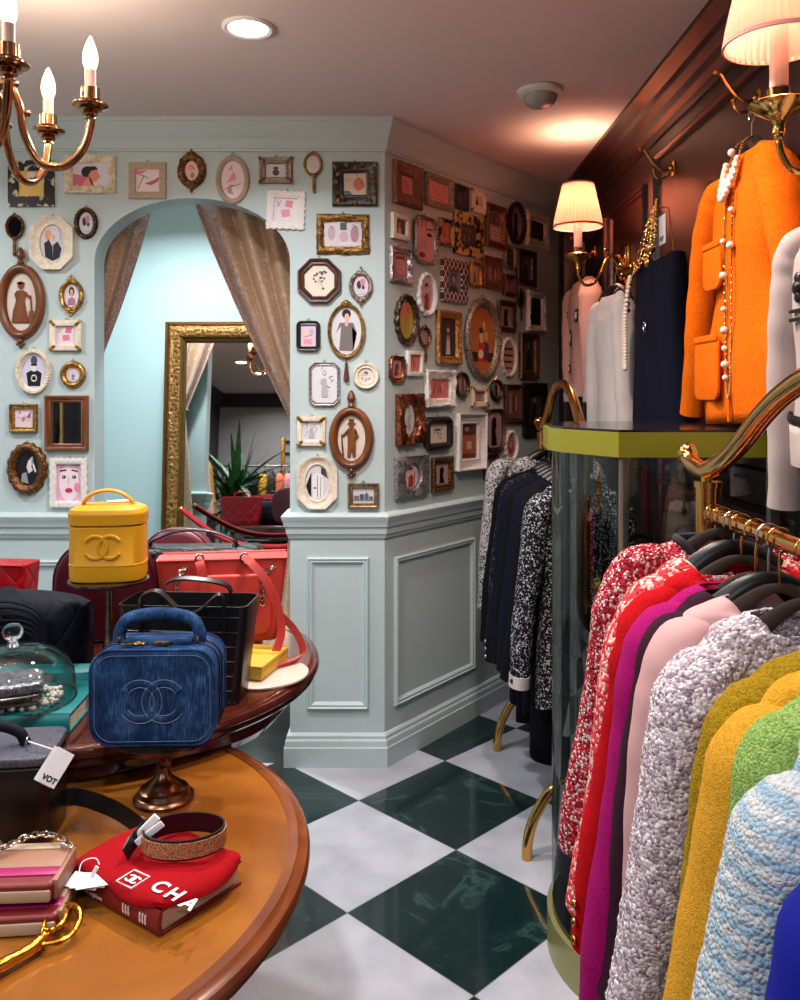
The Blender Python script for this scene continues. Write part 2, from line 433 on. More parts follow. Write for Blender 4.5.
# ------------------------------------------------------------ ceiling lights and detector
m_lens = glow('downlight_lens', (255, 246, 235), 14.0)
n_l = 0
def downlight(x, y, power, label, col=(.96, .96, 1)):
    t = thing('ceiling_downlight', label, 'ceiling light', (x, y, H), group=None)
    mb = MB(); mb.lathe([(.074, 0), (.075, -.004), (.068, -.009), (.058, -.006), (.056, .0)], 28, cap=False); mb.obj('trim_ring', m_white, t)
    mb = MB(); mb.lathe([(.0562, -.002), (.04, -.0045), (.001, -.006)], 28, cap=True); mb.obj('lens', m_lens, t)
    L = bpy.data.lights.new('downlight_lamp', 'AREA'); L.shape = 'DISK'; L.size = .11; L.energy = power; L.color = col; L.spread = math.radians(150)
    o = bpy.data.objects.new('downlight_lamp', L); COL.objects.link(o); o.location = (0, 0, -.012); o.parent = t
downlight(-.438, 2.436, 18, 'round white recessed ceiling light glowing over the arch wall')
downlight(.22, 1.95, 20, 'added warm ceiling light above the glass cabinet, brightening the angled picture wall', (1, .78, .66))  # added warm fill light out of view, there to lift the angled wall
for i, (x, y, p, lab) in enumerate(((.35, 1.35, 5, 'recessed ceiling light above the row of bright jackets'),
        (-1.3, 1.2, 9, 'recessed ceiling light above the two round tables'),
        (-.45, .55, 9, 'recessed ceiling light in mid room above the light wood table front'),
        (-1.7, -.35, 12, 'recessed ceiling light nearest in the mirror reflection'),
        (-1.6, -1.0, 12, 'recessed ceiling light second in the mirror reflection row'),
        (-1.5, -1.8, 12, 'recessed ceiling light by the back wall in the mirror'),
        (.3, -.9, 14, 'recessed ceiling light near the wood wall at the back of the room'),
        (-1.95, 2.55, 13, 'recessed ceiling light over the framed pictures beside the arch'))):
    downlight(x, y, p, lab)
downlight(-1.05, 3.80, 27, 'recessed ceiling light inside the alcove behind the arch', (.94, .98, 1))
c = at(540, 93, 2.94)
t = thing('ceiling_detector', 'small white dome detector on the ceiling', 'smoke detector', (c.x, c.y, H))
mb = MB(); mb.lathe([(.075, 0), (.080, -.004), (.078, -.014), (.064, -.022)], 32); mb.obj('mounting_ring', m_white, t)
mb = MB(); mb.lathe([(.060, -.020), (.058, -.034), (.050, -.048), (.036, -.058), (.018, -.063), (.002, -.064)], 32); mb.obj('dome', plain('dome_grey', (160, 158, 158), .2), t)

# ------------------------------------------------------------ sconces
def shade_mat():
    t = NT('pleated_shade'); 
    d = t.add('ShaderNodeBsdfDiffuse'); d.inputs[0].default_value = rgb(244, 216, 208)
    tr = t.add('ShaderNodeBsdfTranslucent'); tr.inputs[0].default_value = rgb(255, 212, 198)
    mx = t.add('ShaderNodeMixShader'); mx.inputs[0].default_value = .85; t.link(d.outputs[0], mx.inputs[1]); t.link(tr.outputs[0], mx.inputs[2])
    t.link(mx.outputs[0], t.n['Material Output'].inputs['Surface']); return t.m
m_shade = shade_mat(); m_shadetrim = plain('shade_trim', (205, 130, 118), .8)
m_candle = plain('candle_sleeve', (236, 205, 192), .5)
def sconce(x, y, z, arm, power, label):
    """origin at the shade's axis, z = shade bottom; arm = reach to the wall along +X, dy"""
    t = thing('wall_sconce', label, 'wall lamp', (x, y, z))
    pl = lambda a, k: 1+.022*math.sin(a*44)
    mb = MB(); mb.lathe([(.097, 0), (.0925, .03), (.075, .11), (.0615, .172)], 176, cap=False, mod=pl)
    mb.lathe([(.0605, .172), (.0745, .11), (.091, .03), (.0955, 0)], 176, cap=False, mod=pl); sh = mb.obj('lamp_shade', m_shade, t, angle=80)
    mb = MB(); mb.lathe([(.0955, -.002), (.0995, -.002), (.0985, .006), (.0945, .006), (.0955, -.002)], 48, cap=False); mb.obj('shade_trim', m_shadetrim, sh); mb = MB()
    mb.lathe([(.0600, .167), (.0635, .167), (.0625, .175), (.0595, .175), (.0600, .167)], 48, cap=False); mb.obj('shade_trim', m_shadetrim, sh)
    mb = MB(); mb.lathe([(.0165, -.085), (.0165, .045), (.012, .047)], 20); mb.obj('candle_sleeve', m_candle, t)
    mb = MB(); mb.lathe([(.006, .045), (.014, .07), (.016, .09), (.010, .12), (.002, .135)], 14); mb.obj('bulb', glow('warm_bulb', (255, 205, 150), 30), t)
    mb = MB(); mb.lathe([(.003, -.172), (.012, -.165), (.010, -.150), (.014, -.140), (.030, -.130), (.050, -.118), (.056, -.112), (.054, -.110), (.034, -.120), (.018, -.118), (.019, -.106), (.023, -.104), (.019, -.100), (.021, -.084), (.016, -.080)], 28); mb.obj('drip_cup', m_brass, t)
    ax, ay = arm
    mb = MB(); P = smooth_path([(0, 0, -.17), (.004, .0, -.20), (.03, ay*.15, -.232), (.07, ay*.35, -.222), (.10, ay*.5, -.175), (.125, ay*.7, -.125), (ax-.045, ay*.9, -.105), (ax-.025, ay, -.13), (ax-.02, ay, -.15)], 6)
    mb.tube(P, .0065, 10); mb.ball(P[0], .010); mb.obj('arm', m_brass, t)
    mb = MB(); mb.box((ax-.006, ay, -.14), (.012, .11, .17), .003); mb.box((ax-.014, ay, -.14), (.012, .08, .135), .004)
    mb.lathe([(.022, 0), (.024, .010), (.014, .018), (.012, .03), (.002, .034)], 20, c=(ax-.012, ay, -.15), axis='X') if False else mb.ball((ax-.024, ay, -.15), .018)
    mb.ball((ax-.02, ay, -.19), .012, sc=(1, 1, 1.5)); mb.obj('backplate', m_brass, t)
    L = bpy.data.lights.new('sconce_lamp', 'POINT'); L.energy = power; L.color = (1, .56, .36); L.shadow_soft_size = .045
    o = bpy.data.objects.new('sconce_lamp', L); COL.objects.link(o); o.location = (0, 0, .09); o.parent = t
c = at(578, 227, 3.40)
sconce(c.x, c.y, c.z, (XW-c.x, .06), 15, 'brass wall lamp with a pink pleated shade beside the patched pink jacket')
c = at(779, 44, 1.56)
sconce(c.x, c.y, c.z, (XW-c.x, .03), 8, 'brass wall lamp with a pink pleated shade above the white jacket')

# ------------------------------------------------------------ chandelier
m_brassd = plain('aged_brass', (168, 124, 88), .18, 1.0)
CH = Vector((-.965, 1.892, 2.100))
t = thing('chandelier', 'brass six arm chandelier with flame shaped candle bulbs', 'chandelier', CH)
mb = MB(); mb.lathe([(.002, -.14), (.012, -.13), (.018, -.11), (.010, -.09), (.030, -.06), (.040, -.03), (.034, .0), (.016, .02), (.012, .05), (.020, .07), (.013, .09), (.012, .16), (.018, .18), (.008, .20), (.006, .37), (.012, .372), (.05, .385), (.055, .395)], 28); mb.obj('column', m_brassd, t)
for k in range(6):
    a = math.radians(13+60*k); R = lambda r, z: Vector((math.cos(a)*r, math.sin(a)*r, z))
    mb = MB(); P = smooth_path([R(.03, -.02), R(.055, .035), R(.085, .045), R(.105, .0), R(.118, -.07), R(.15, -.125), R(.20, -.13), R(.24, -.09), R(.257, -.03), R(.257, .0)], 7)
    mb.tube(P, .0095, 10)
    for q in ((.085, .045), (.11, -.02)):
        mb.ball(R(q[0]+.012, q[1]+.005), .008, 8)
    arm = mb.obj('arm', m_brassd, t)
    mb = MB(); c = R(.257, 0); mb.lathe([(.004, -.024), (.013, -.018), (.011, -.012), (.018, -.008), (.016, -.002), (.027, .001), (.024, .006), (.035, .009), (.041, .012), (.041, .015), (.026, .014), (.024, .020), (.027, .024), (.022, .026), (.0215, .052), (.019, .053)], 24, c=c); mb.obj('drip_cup', m_brassd, arm)
    mb = MB(); mb.lathe([(.0125, .05), (.0125, .094), (.008, .096)], 16, c=c); mb.obj('candle_sleeve', m_candle, arm)
    mb = MB(); mb.lathe([(.0105, .094), (.0155, .106), (.0175, .120), (.0160, .136), (.0105, .154), (.005, .166), (.001, .173)], 16, c=c); mb.obj('bulb', glow('candle_bulb', (255, 220, 170), 3.5), arm)
    L = bpy.data.lights.new('candle_lamp', 'POINT'); L.energy = 2.8; L.color = (1, .80, .62); L.shadow_soft_size = .015
    o = bpy.data.objects.new('candle_lamp', L); COL.objects.link(o); o.location = c+Vector((0, 0, .19)); o.parent = t

# ------------------------------------------------------------ camera, world
cam = bpy.data.cameras.new('camera'); co_ = bpy.data.objects.new('camera', cam); COL.objects.link(co_)
co_.location = (0, 0, EYE); co_.rotation_euler = (PI/2, 0, 0)
cam.sensor_fit = 'VERTICAL'; cam.sensor_height = 24; cam.lens = F/1000*24; cam.shift_y = -(500-HZ)/1000; cam.clip_start = .02
SC.camera = co_
w = bpy.data.worlds.new('world'); SC.world = w; w.use_nodes = True
w.node_tree.nodes['Background'].inputs[0].default_value = (.05, .05, .05, 1); w.node_tree.nodes['Background'].inputs[1].default_value = .3
vs = SC.view_settings; vs.view_transform = 'Standard'; vs.look = 'None'; vs.gamma = 1; vs.use_curve_mapping = False; vs.exposure = 0.0
SC.cycles.use_denoising = True; SC.cycles.max_bounces = 10; SC.cycles.transparent_max_bounces = 16
SC.cycles.caustics_reflective = False; SC.cycles.caustics_refractive = False; SC.cycles.sample_clamp_indirect = 6
# ------------------------------------------------------------ picture frames
random.seed(7)
def O_rect(a, b, k=1):
    def fn(d):
        x, z = a-d, b-d; c = [(-x, -z), (x, -z), (x, z), (-x, z)]; out = []
        for i in range(4):
            p, q = c[i], c[(i+1) % 4]
            for j in range(k): out.append((p[0]+(q[0]-p[0])*j/k, p[1]+(q[1]-p[1])*j/k))
        return out
    return fn
def O_oval(a, b, n=36):
    return lambda d: [((a-d)*math.cos(2*PI*i/n), (b-d)*math.sin(2*PI*i/n)) for i in range(n)]
def O_oct(a, b, c):
    def fn(d):
        x, z, q = a-d, b-d, max(.002, c-.586*d)
        return [(x, -z+q), (x, z-q), (x-q, z), (-x+q, z), (-x, z-q), (-x, -z+q), (-x+q, -z), (x-q, -z)]
    return fn
def O_round(a, b, r):
    return lambda d: rrect(2*(a-d), 2*(b-d), max(.002, r-d), 5)
def O_mix(a, b, oa, ob, k=10, blend=.006):
    """square outside, oval opening: inset 0..1 interpolates by depth"""
    R = O_rect(a, b, k)
    def fn(d):
        if d < blend: return R(d)
        out = []; e = (d-blend)
        for x, z in R(0):
            th = math.atan2(z/b, x/a); out.append(((oa-e)*math.cos(th), (ob-e)*math.sin(th)))
        return out
    return fn
def O_wavy(fn0, amp, waves):
    def fn(d):
        out = []; P = fn0(d); n = len(P)
        for i, (x, z) in enumerate(P):
            r = math.hypot(x, z)+1e-9; k = 1+amp*math.sin(waves*2*PI*i/n)*(1 if d < .004 else .25)/r
            out.append((x*k, z*k))
        return out
    return fn
def frame_mesh(fn, prof, ornate=0.0, seed=0):
    rnd = random.Random(seed); rings = []
    for ins, h in prof:
        P = fn(ins); r = []
        for i, (x, z) in enumerate(P):
            dx = dz = dh = 0.0
            if ornate and h > .004:
                dh = rnd.uniform(-.55, .55)*ornate; q = rnd.uniform(-.35, .35)*ornate; L = math.hypot(x, z)+1e-9; dx, dz = x/L*q, z/L*q
            r.append((x+dx, -max(.001, h+dh), z+dz))
        rings.append(r)
    mb = MB(); mb.loft(rings, False, False); return mb
# ---- little pictures: lists of (colour, polygon) in -1..1
def E(cx, cy, rx, ry, n=14): return [(cx+rx*math.cos(2*PI*i/n), cy+ry*math.sin(2*PI*i/n)) for i in range(n)]
def R_(x0, y0, x1, y1): return [(x0, y0), (x1, y0), (x1, y1), (x0, y1)]
def line(x0, y0, x1, y1, w=.03):
    dx, dy = x1-x0, y1-y0; L = math.hypot(dx, dy)+1e-9; nx, ny = -dy/L*w, dx/L*w
    return [(x0+nx, y0+ny), (x1+nx, y1+ny), (x1-nx, y1-ny), (x0-nx, y0-ny)]
WHT, INK, PNK, PCH, RSE, GRY, SKN = (226, 222, 224), (28, 26, 32), (214, 120, 150), (226, 168, 140), (196, 80, 110), (140, 138, 146), (222, 178, 160)
def art(kind, rnd):
    if kind == 'profile': return (216, 210, 226), [((206, 110, 134), [(-1, -1), (.1, -1), (-.3, -.1), (-1, .1)]), (INK, E(-.15, .25, .38, .5)), ((226, 140, 120), [(.0, -.75), (.35, -.55), (.42, -.35), (.55, -.2), (.42, .15), (.4, .5), (.05, .4), (-.1, .0), (-.35, -.6), (-.5, -1), (.2, -1)]), (INK, [(-.2, .7), (.25, .75), (.42, .5), (.1, .35)])]
    if kind == 'shoe': return (228, 214, 218), [((190, 70, 110), [(-.3, -.25), (.5, .05), (.95, .35), (.9, -.05), (.3, -.4)]), (INK, line(-.8, .6, .1, .2)), (INK, line(-.8, -.7, -.3, .5)), ((214, 120, 150), [(-1, .9), (0, .9), (-.7, .5), (-1, .6)])]
    if kind == 'lady': 
        h = rnd.choice([(40, 26, 30), (88, 50, 38), (30, 28, 34)]); d = rnd.choice([(196, 92, 110), (44, 44, 52), (170, 120, 150), (206, 196, 200)])
        return (222, 214, 220), [(h, E(0, .38, .38, .42)), (d, [(-.6, -1), (-.5, -.35), (-.15, -.12), (.15, -.12), (.5, -.35), (.6, -1)]), (SKN, R_(-.11, -.2, .11, .15)), (SKN, E(0, .28, .22, .3)), (INK, line(-.12, .32, -.04, .32, .03)), (INK, line(.04, .32, .12, .32, .03)), ((190, 50, 70), E(0, .12, .07, .03, 8))]
    if kind == 'chic': return (206, 204, 224), [(INK, [(-.55, -.95), (-.62, -.1), (-.3, .05), (.3, .05), (.62, -.1), (.55, -.95)]), (WHT, R_(-.12, .0, .12, .2)), (WHT, E(0, .33, .24, .28)), ((70, 74, 100), E(0, .62, .27, .26)), (INK, R_(-.24, .32, .24, .44)), ((236, 236, 240), [(x-.13, y-.38) for x, y in arc_band(.2, .06)]), ((236, 236, 240), [(-x+.13, y-.38) for x, y in arc_band(.2, .06)])]
    if kind == 'face': return (226, 178, 204), [((240, 220, 228), E(0, 0, .8, 1.0)), (INK, E(-.42, .3, .17, .1)), (INK, E(.4, .3, .17, .1)), (WHT, E(-.45, .32, .05, .04, 8)), (WHT, E(.37, .32, .05, .04, 8)), (INK, line(-.75, .62, -.2, .68, .04)), (INK, line(.2, .68, .7, .6, .04)), ((206, 60, 110), E(-.02, -.42, .3, .14)), ((120, 20, 60), line(-.3, -.42, .26, -.42, .02)), ((230, 140, 170), E(.65, -.25, .25, .25)), ((190, 120, 150), line(0, .3, -.06, -.1, .02))]
    if kind == 'halfface': return (214, 160, 158), [(INK, line(-.7, .9, -.7, .6, .05)), (INK, line(-.3, .95, -.3, .65, .05)), (INK, line(.1, .95, .1, .65, .05)), (INK, E(.5, .3, .3, .1)), (INK, line(.1, .55, .9, .6, .04)), ((150, 40, 60), E(-.3, -.75, .35, .14)), ((120, 70, 70), line(.1, .1, -.1, -.35, .02))]
    if kind == 'bags': return (222, 212, 222), [((214, 110, 140), [(-.1, .3), (.5, .2), (.6, .8), (.0, .85)]), ((220, 130, 150), [(-.3, -.6), (.4, -.5), (.3, .1), (-.4, .0)]), (GRY, line(-.8, .8, -.5, .3)), (GRY, line(-.8, .3, -.4, .8))]
    if kind == 'abstract':
        L = []
        for i in range(5):
            x, y = rnd.uniform(-.8, .5), rnd.uniform(-.8, .5); L.append((rnd.choice([PNK, RSE, (230, 160, 176), GRY, (150, 90, 120)]), [(x, y), (x+rnd.uniform(.3, .9), y+rnd.uniform(-.2, .3)), (x+rnd.uniform(.2, .7), y+rnd.uniform(.2, .7))]))
        L.append((INK, line(-.7, rnd.uniform(-.5, .5), .7, rnd.uniform(-.5, .5), .018))); return (226, 206, 214), L
    if kind == 'peach': return (222, 186, 164), [((120, 128, 150), E(.1, -.45, .3, .3)), ((228, 150, 120), E(-.1, .3, .5, .3)), (INK, line(-.2, .5, .5, .1, .03))]
    if kind == 'leaf': return (222, 200, 184), [((216, 120, 96), E(.35, .0, .5, .6)), ((90, 90, 100), [(-1, -1), (-.2, -1), (-.5, -.6), (-1, -.6)]), (INK, line(.1, .9, .8, -.2, .02)), ((150, 130, 120), line(-.8, .3, -.2, .5, .03))]
    if kind == 'sketch':
        L = []; c = (96, 98, 108); x = y = 0
        for i in range(16):
            a = rnd.uniform(0, 2*PI); x0, y0 = rnd.uniform(-.5, .5), rnd.uniform(-.8, .8); L.append((c, line(x0, y0, x0+.3*math.cos(a), y0+.4*math.sin(a), .018)))
        L.append((c, E(0, .6, .13, .13))); L.append(((226, 224, 228), E(0, .6, .09, .1))); L.append(((180, 180, 188), [(-.25, -.7), (-.15, .3), (.15, .3), (.3, -.7)])); return (220, 220, 226), L
    if kind == 'suit': return (214, 214, 220), [(INK, [(-1, -.2), (-.5, .6), (-.55, -.9), (-1, -.9)]), ((60, 60, 70), [(.3, .5), (.9, .2), (.9, .9), (.3, .9)]), ((236, 236, 238), [(-.4, -1), (-.45, .3), (-.1, .55), (.25, .5), (.5, .2), (.6, -1)]), (INK, line(0, .4, .0, -.8, .025)), (INK, line(.3, .3, .25, -.8, .02)), (INK, line(-.3, -.3, -.1, -.3, .04))]
    if kind == 'fashion': return (212, 214, 220), [((120, 112, 112), [(-.55, -.95), (-.35, .2), (-.7, -.1), (-.45, .35), (.45, .35), (.7, -.1), (.35, .2), (.5, -.95)]), (SKN, R_(-.1, .2, .1, .5)), (INK, E(0, .72, .3, .2)), (SKN, E(.03, .55, .16, .2))]
    if kind == 'couple': return (210, 204, 212), [((226, 160, 110), E(-.35, .45, .3, .3)), (INK, [(-.8, -1), (-.7, .0), (-.3, .2), (.0, -.2), (.0, -1)]), ((214, 214, 222), E(.3, .4, .28, .28)), ((36, 36, 48), [(.0, -1), (.05, -.1), (.4, .1), (.75, -.3), (.7, -1)]), (GRY, line(.5, .8, .9, .8, .03)), (GRY, line(.7, .2, .7, .95, .03)), (SKN, E(-.2, .35, .12, .16)), (SKN, E(.12, .32, .12, .16))]
    if kind == 'flowers':
        L = [];
        for i in range(16): L.append((rnd.choice([(70, 70, 86), (110, 108, 120), (60, 80, 90)]), E(rnd.uniform(-.45, .45), rnd.uniform(-.1, .6), .09, .08, 7)))
        L += [(GRY, line(0, .1, .25, -.55, .02)), (GRY, line(-.1, .1, -.05, -.2, .02)), ((80, 84, 96), E(.25, -.5, .1, .07, 7))]; return (226, 218, 200), L
    if kind == 'town': return (206, 208, 212), [((110, 110, 118), R_(-.9, -.7, -.4, .0)), ((80, 84, 92), R_(-.35, -.7, .05, .2)), ((100, 100, 108), [(.1, -.7), (.1, .1), (.3, .5), (.5, .1), (.5, -.7)]), ((90, 90, 98), R_(.55, -.7, .9, -.1)), ((130, 132, 140), R_(-1, -.75, 1, -.55))]
    if kind == 'clock': return (218, 214, 206), [(INK, [(x-.14, y+.35) for x, y in arc_band(.26, .06)]), (INK, [(-x+.14, y+.35) for x, y in arc_band(.26, .06)]), (INK, line(-.6, -.2, -.4, -.5, .05)), (INK, line(.2, -.5, .6, -.3, .05)), (INK, line(-.1, -.75, .1, -.3, .04)), (GRY, line(-.7, .1, -.3, .05, .03))]
    if kind == 'yellow': return (232, 190, 96), [((226, 222, 226), R_(-.3, .1, .3, .9)), ((150, 150, 150), R_(-.2, .4, .2, .5))]
    if kind == 'photo': return (24, 22, 26), [((216, 214, 216), [(-.1, .1), (.2, .75), (.5, .7), (.55, .3), (.35, .1), (.5, -.1), (.1, -.3)]), (INK, [(-.3, .75), (.3, 1), (.4, .72), (-.1, .35)]), ((150, 150, 156), [(-.7, -.9), (-.5, -.3), (-.1, -.2), (.1, -.9)]), (WHT, line(.5, .3, .75, -.2, .08)), ((60, 60, 66), E(.2, .55, .05, .04, 8))]
    if kind == 'cat': return (200, 200, 206), [((40, 36, 42), E(0, -.3, .35, .5)), ((40, 36, 42), E(0, .4, .28, .25))]
    if kind == 'dog': return (206, 204, 214), [((40, 36, 46), E(-.25, .15, .3, .4)), ((206, 130, 150), E(.2, .4, .35, .35)), ((60, 50, 60), E(.3, -.1, .2, .2)), (GRY, line(-.6, -.8, .6, -.7, .03))]
    if kind == 'cluster': return (186, 116, 60), [((60, 34, 26), R_(-1, -1, 1, -.45)), ((196, 60, 50), [(-.35, -.7), (-.25, -.1), (.25, -.1), (.4, -.7)]), ((226, 196, 150), E(-.05, .08, .16, .2)), ((220, 170, 120), E(.3, .1, .14, .16)), ((80, 60, 90), [(.1, -.6), (.2, -.05), (.5, -.15), (.45, -.65)]), ((230, 220, 200), E(-.1, -.45, .2, .14)), ((60, 40, 30), E(-.08, .27, .16, .1)), ((226, 190, 130), E(.12, .42, .1, .14))]
    if kind == 'silhouette': return (176, 150, 150), [((22, 20, 24), [(-.35, -.9), (-.3, -.4), (-.1, -.15), (-.3, .1), (-.3, .5), (0, .75), (.3, .6), (.35, .2), (.2, -.1), (.35, -.5), (.4, -.9)])]
    if kind == 'redstrokes': return (206, 120, 112), [((150, 50, 50), line(-.6, -.6, -.4, .7, .06)), ((160, 70, 66), line(-.1, -.6, .0, .7, .05)), ((226, 160, 150), line(.3, -.7, .4, .6, .08)), ((60, 30, 34), line(.1, .2, .3, -.5, .05))]
    if kind == 'text': return (196, 160, 150), [((70, 40, 40), R_(-.7, y, .7, y+.14)) for y in (-.75, -.35, .05, .45)]
    if kind == 'standing': return (52, 40, 40), [((206, 196, 200), [(-.3, -.9), (-.15, .1), (.2, .1), (.3, -.9)]), (SKN, E(0, .45, .16, .2)), ((90, 60, 50), E(0, .62, .2, .14)), ((150, 130, 130), R_(-.22, -.1, .25, .12))]
    if kind == 'mustard': return (190, 160, 70), [((210, 120, 110), [(-.9, .2), (-.3, .9), (.3, .8), (-.2, .1)]), ((170, 150, 60), E(.1, -.2, .4, .5)), ((200, 100, 90), E(.3, .5, .25, .2))]
    if kind == 'room': return (170, 96, 70), [((90, 50, 44), R_(-1, .35, 1, 1)), ((206, 180, 170), R_(-.2, -.45, .4, .0)), ((120, 60, 50), R_(-1, -1, 1, -.7)), ((150, 130, 120), E(-.2, .7, .3, .15))]
    return WHT, []
def arc_band(r, w, n=10):
    a = [math.radians(48)+k*(2*PI-math.radians(96))/n for k in range(n+1)]
    return [(r*.45+r*math.cos(x), r*math.sin(x)) for x in a]+[(r*.45+(r-w)*math.cos(x), (r-w)*math.sin(x)) for x in reversed(a)]
def art_mat(c, dim):
    k = 'print_%d_%d_%d' % c
    return plain(k, c, .35)
def make_art(kind, a, b, oval, parent, y, seed):
    bg, layers = art(kind, random.Random(seed)); mb = MB(); mats = []
    def idx(c):
        m = art_mat(c, 0)
        if m not in mats: mats.append(m)
        return mats.index(m)
    mb.mi = idx(bg); out = E(0, 0, 1, 1, 36) if oval else R_(-1, -1, 1, 1)
    mb.poly([(x*a, y, z*b) for x, z in out]); lay = y
    for c, P in layers:
        lay -= .00012; mb.mi = idx(c); Q = []
        for x, z in P:
            if oval:
                r = math.hypot(x, z)
                if r > .97: x, z = x*.97/r, z*.97/r
            else: x, z = max(-.98, min(.98, x)), max(-.98, min(.98, z))
            Q.append((x*a, lay, z*b))
        mb.poly(Q)
    bmesh.ops.triangulate(mb.bm, faces=mb.bm.faces)
    # keep every face looking into the room
    me = bpy.data.meshes.new('picture'); 
    for f in mb.bm.faces:
        f.normal_update()
        if f.normal.y > 0: f.normal_flip()
    mb.bm.to_mesh(me); mb.bm.free()
    for m in mats: me.materials.append(m)
    o = bpy.data.objects.new('picture', me); COL.objects.link(o); o.parent = parent; return o
FM = {
 'gold': mottled('frame_gold', (126, 88, 40), (206, 164, 92), 60, .35, .85, .4), 'goldleaf': mottled('frame_goldleaf', (74, 50, 22), (196, 150, 84), 150, .4, .8, .9, dist=.004),
 'bronze': mottled('frame_bronze', (58, 36, 22), (150, 104, 60), 130, .4, .7, .8, dist=.004), 'pewter': mottled('frame_pewter', (110, 98, 86), (170, 152, 134), 120, .5, .3, .6),
 'beige': mottled('frame_beige', (160, 142, 120), (188, 170, 148), 180, .7, 0, .6), 'cream': mottled('frame_cream', (214, 200, 176), (236, 226, 206), 60, .5, 0, .3),
 'white': mottled('frame_white', (214, 212, 206), (236, 234, 230), 90, .5, 0, .3), 'silver': mottled('frame_silver', (120, 118, 120), (196, 192, 190), 120, .35, .7, .6, dist=.003),
 'black': mottled('frame_black', (18, 15, 16), (40, 34, 34), 90, .35, 0, .4), 'blackgold': mottled('frame_blackgold', (22, 19, 18), (206, 168, 84), 42, .4, .2, .8, lo=.52, hi=.58, dist=.004),
 'blackfloral': mottled('frame_blackfloral', (20, 18, 20), (206, 196, 160), 34, .5, 0, .5, lo=.55, hi=.60), 'wood': mottled('frame_brownwood', (92, 50, 24), (128, 76, 40), 30, .35, 0, .2, stretch=(1, 1, .2)),
 'dwood': mottled('frame_darkwood', (52, 26, 20), (84, 46, 34), 40, .4, 0, .3), 'carved': mottled('frame_carved', (70, 38, 26), (134, 84, 54), 110, .45, .2, .9, dist=.004),
 'copper': mottled('frame_copper', (84, 40, 26), (170, 100, 70), 90, .35, .7, .7, dist=.004), 'leopard': mottled('frame_leopard', (40, 26, 18), (206, 170, 104), 40, .4, .2, .5, lo=.47, hi=.51),
 'diamond': None, 'silverbrown': mottled('frame_silverbrown', (96, 80, 70), (176, 160, 146), 100, .4, .5, .6)}
def diamond_mat():
    t = NT('frame_diamond'); s = t.add('ShaderNodeSeparateXYZ'); t.link(t.coord(), s.inputs[0])
    k = 95.0
    a = t.math('ABSOLUTE', t.math('SINE', t.math('MULTIPLY', t.math('ADD', t.math('MULTIPLY', s.outputs[0], 1.5), s.outputs[2]), k*.7)))
    b = t.math('ABSOLUTE', t.math('SINE', t.math('MULTIPLY', t.math('SUBTRACT', t.math('MULTIPLY', s.outputs[0], 1.5), s.outputs[2]), k*.7)))
    t.link(t.ramp(t.math('MINIMUM', a, b), [(0, rgb(220, 212, 204)), (.22, rgb(220, 212, 204)), (.26, rgb(78, 44, 36))]), t.b.inputs['Base Color']); return t.m
FM['diamond'] = diamond_mat()
m_mirror = plain('mirror_silver', (236, 238, 238), .015, 1.0)
m_glaze = pane_glass('picture_glaze', (250, 250, 250), .04)
def P_std(w, h): return [(0, 0), (0, h*.7), (w*.12, h), (w*.35, h*.95), (w*.55, h*.6), (w*.8, h*.7), (w, h*.35), (w, .003)]
def P_flat(w, h): return [(0, 0), (0, h), (w*.1, h*1.05), (w*.9, h*1.05), (w, h*.9), (w, .003)]
def P_round(w, h): return [(0, 0), (0, h*.4), (w*.15, h*.8), (w*.4, h), (w*.65, h*.9), (w*.85, h*.55), (w, h*.35), (w, .003)]
def P_scoop(w, h): return [(0, 0), (0, h), (w*.12, h), (w*.3, h*.65), (w*.75, h*.4), (w*.9, h*.5), (w, h*.3), (w, .003)]
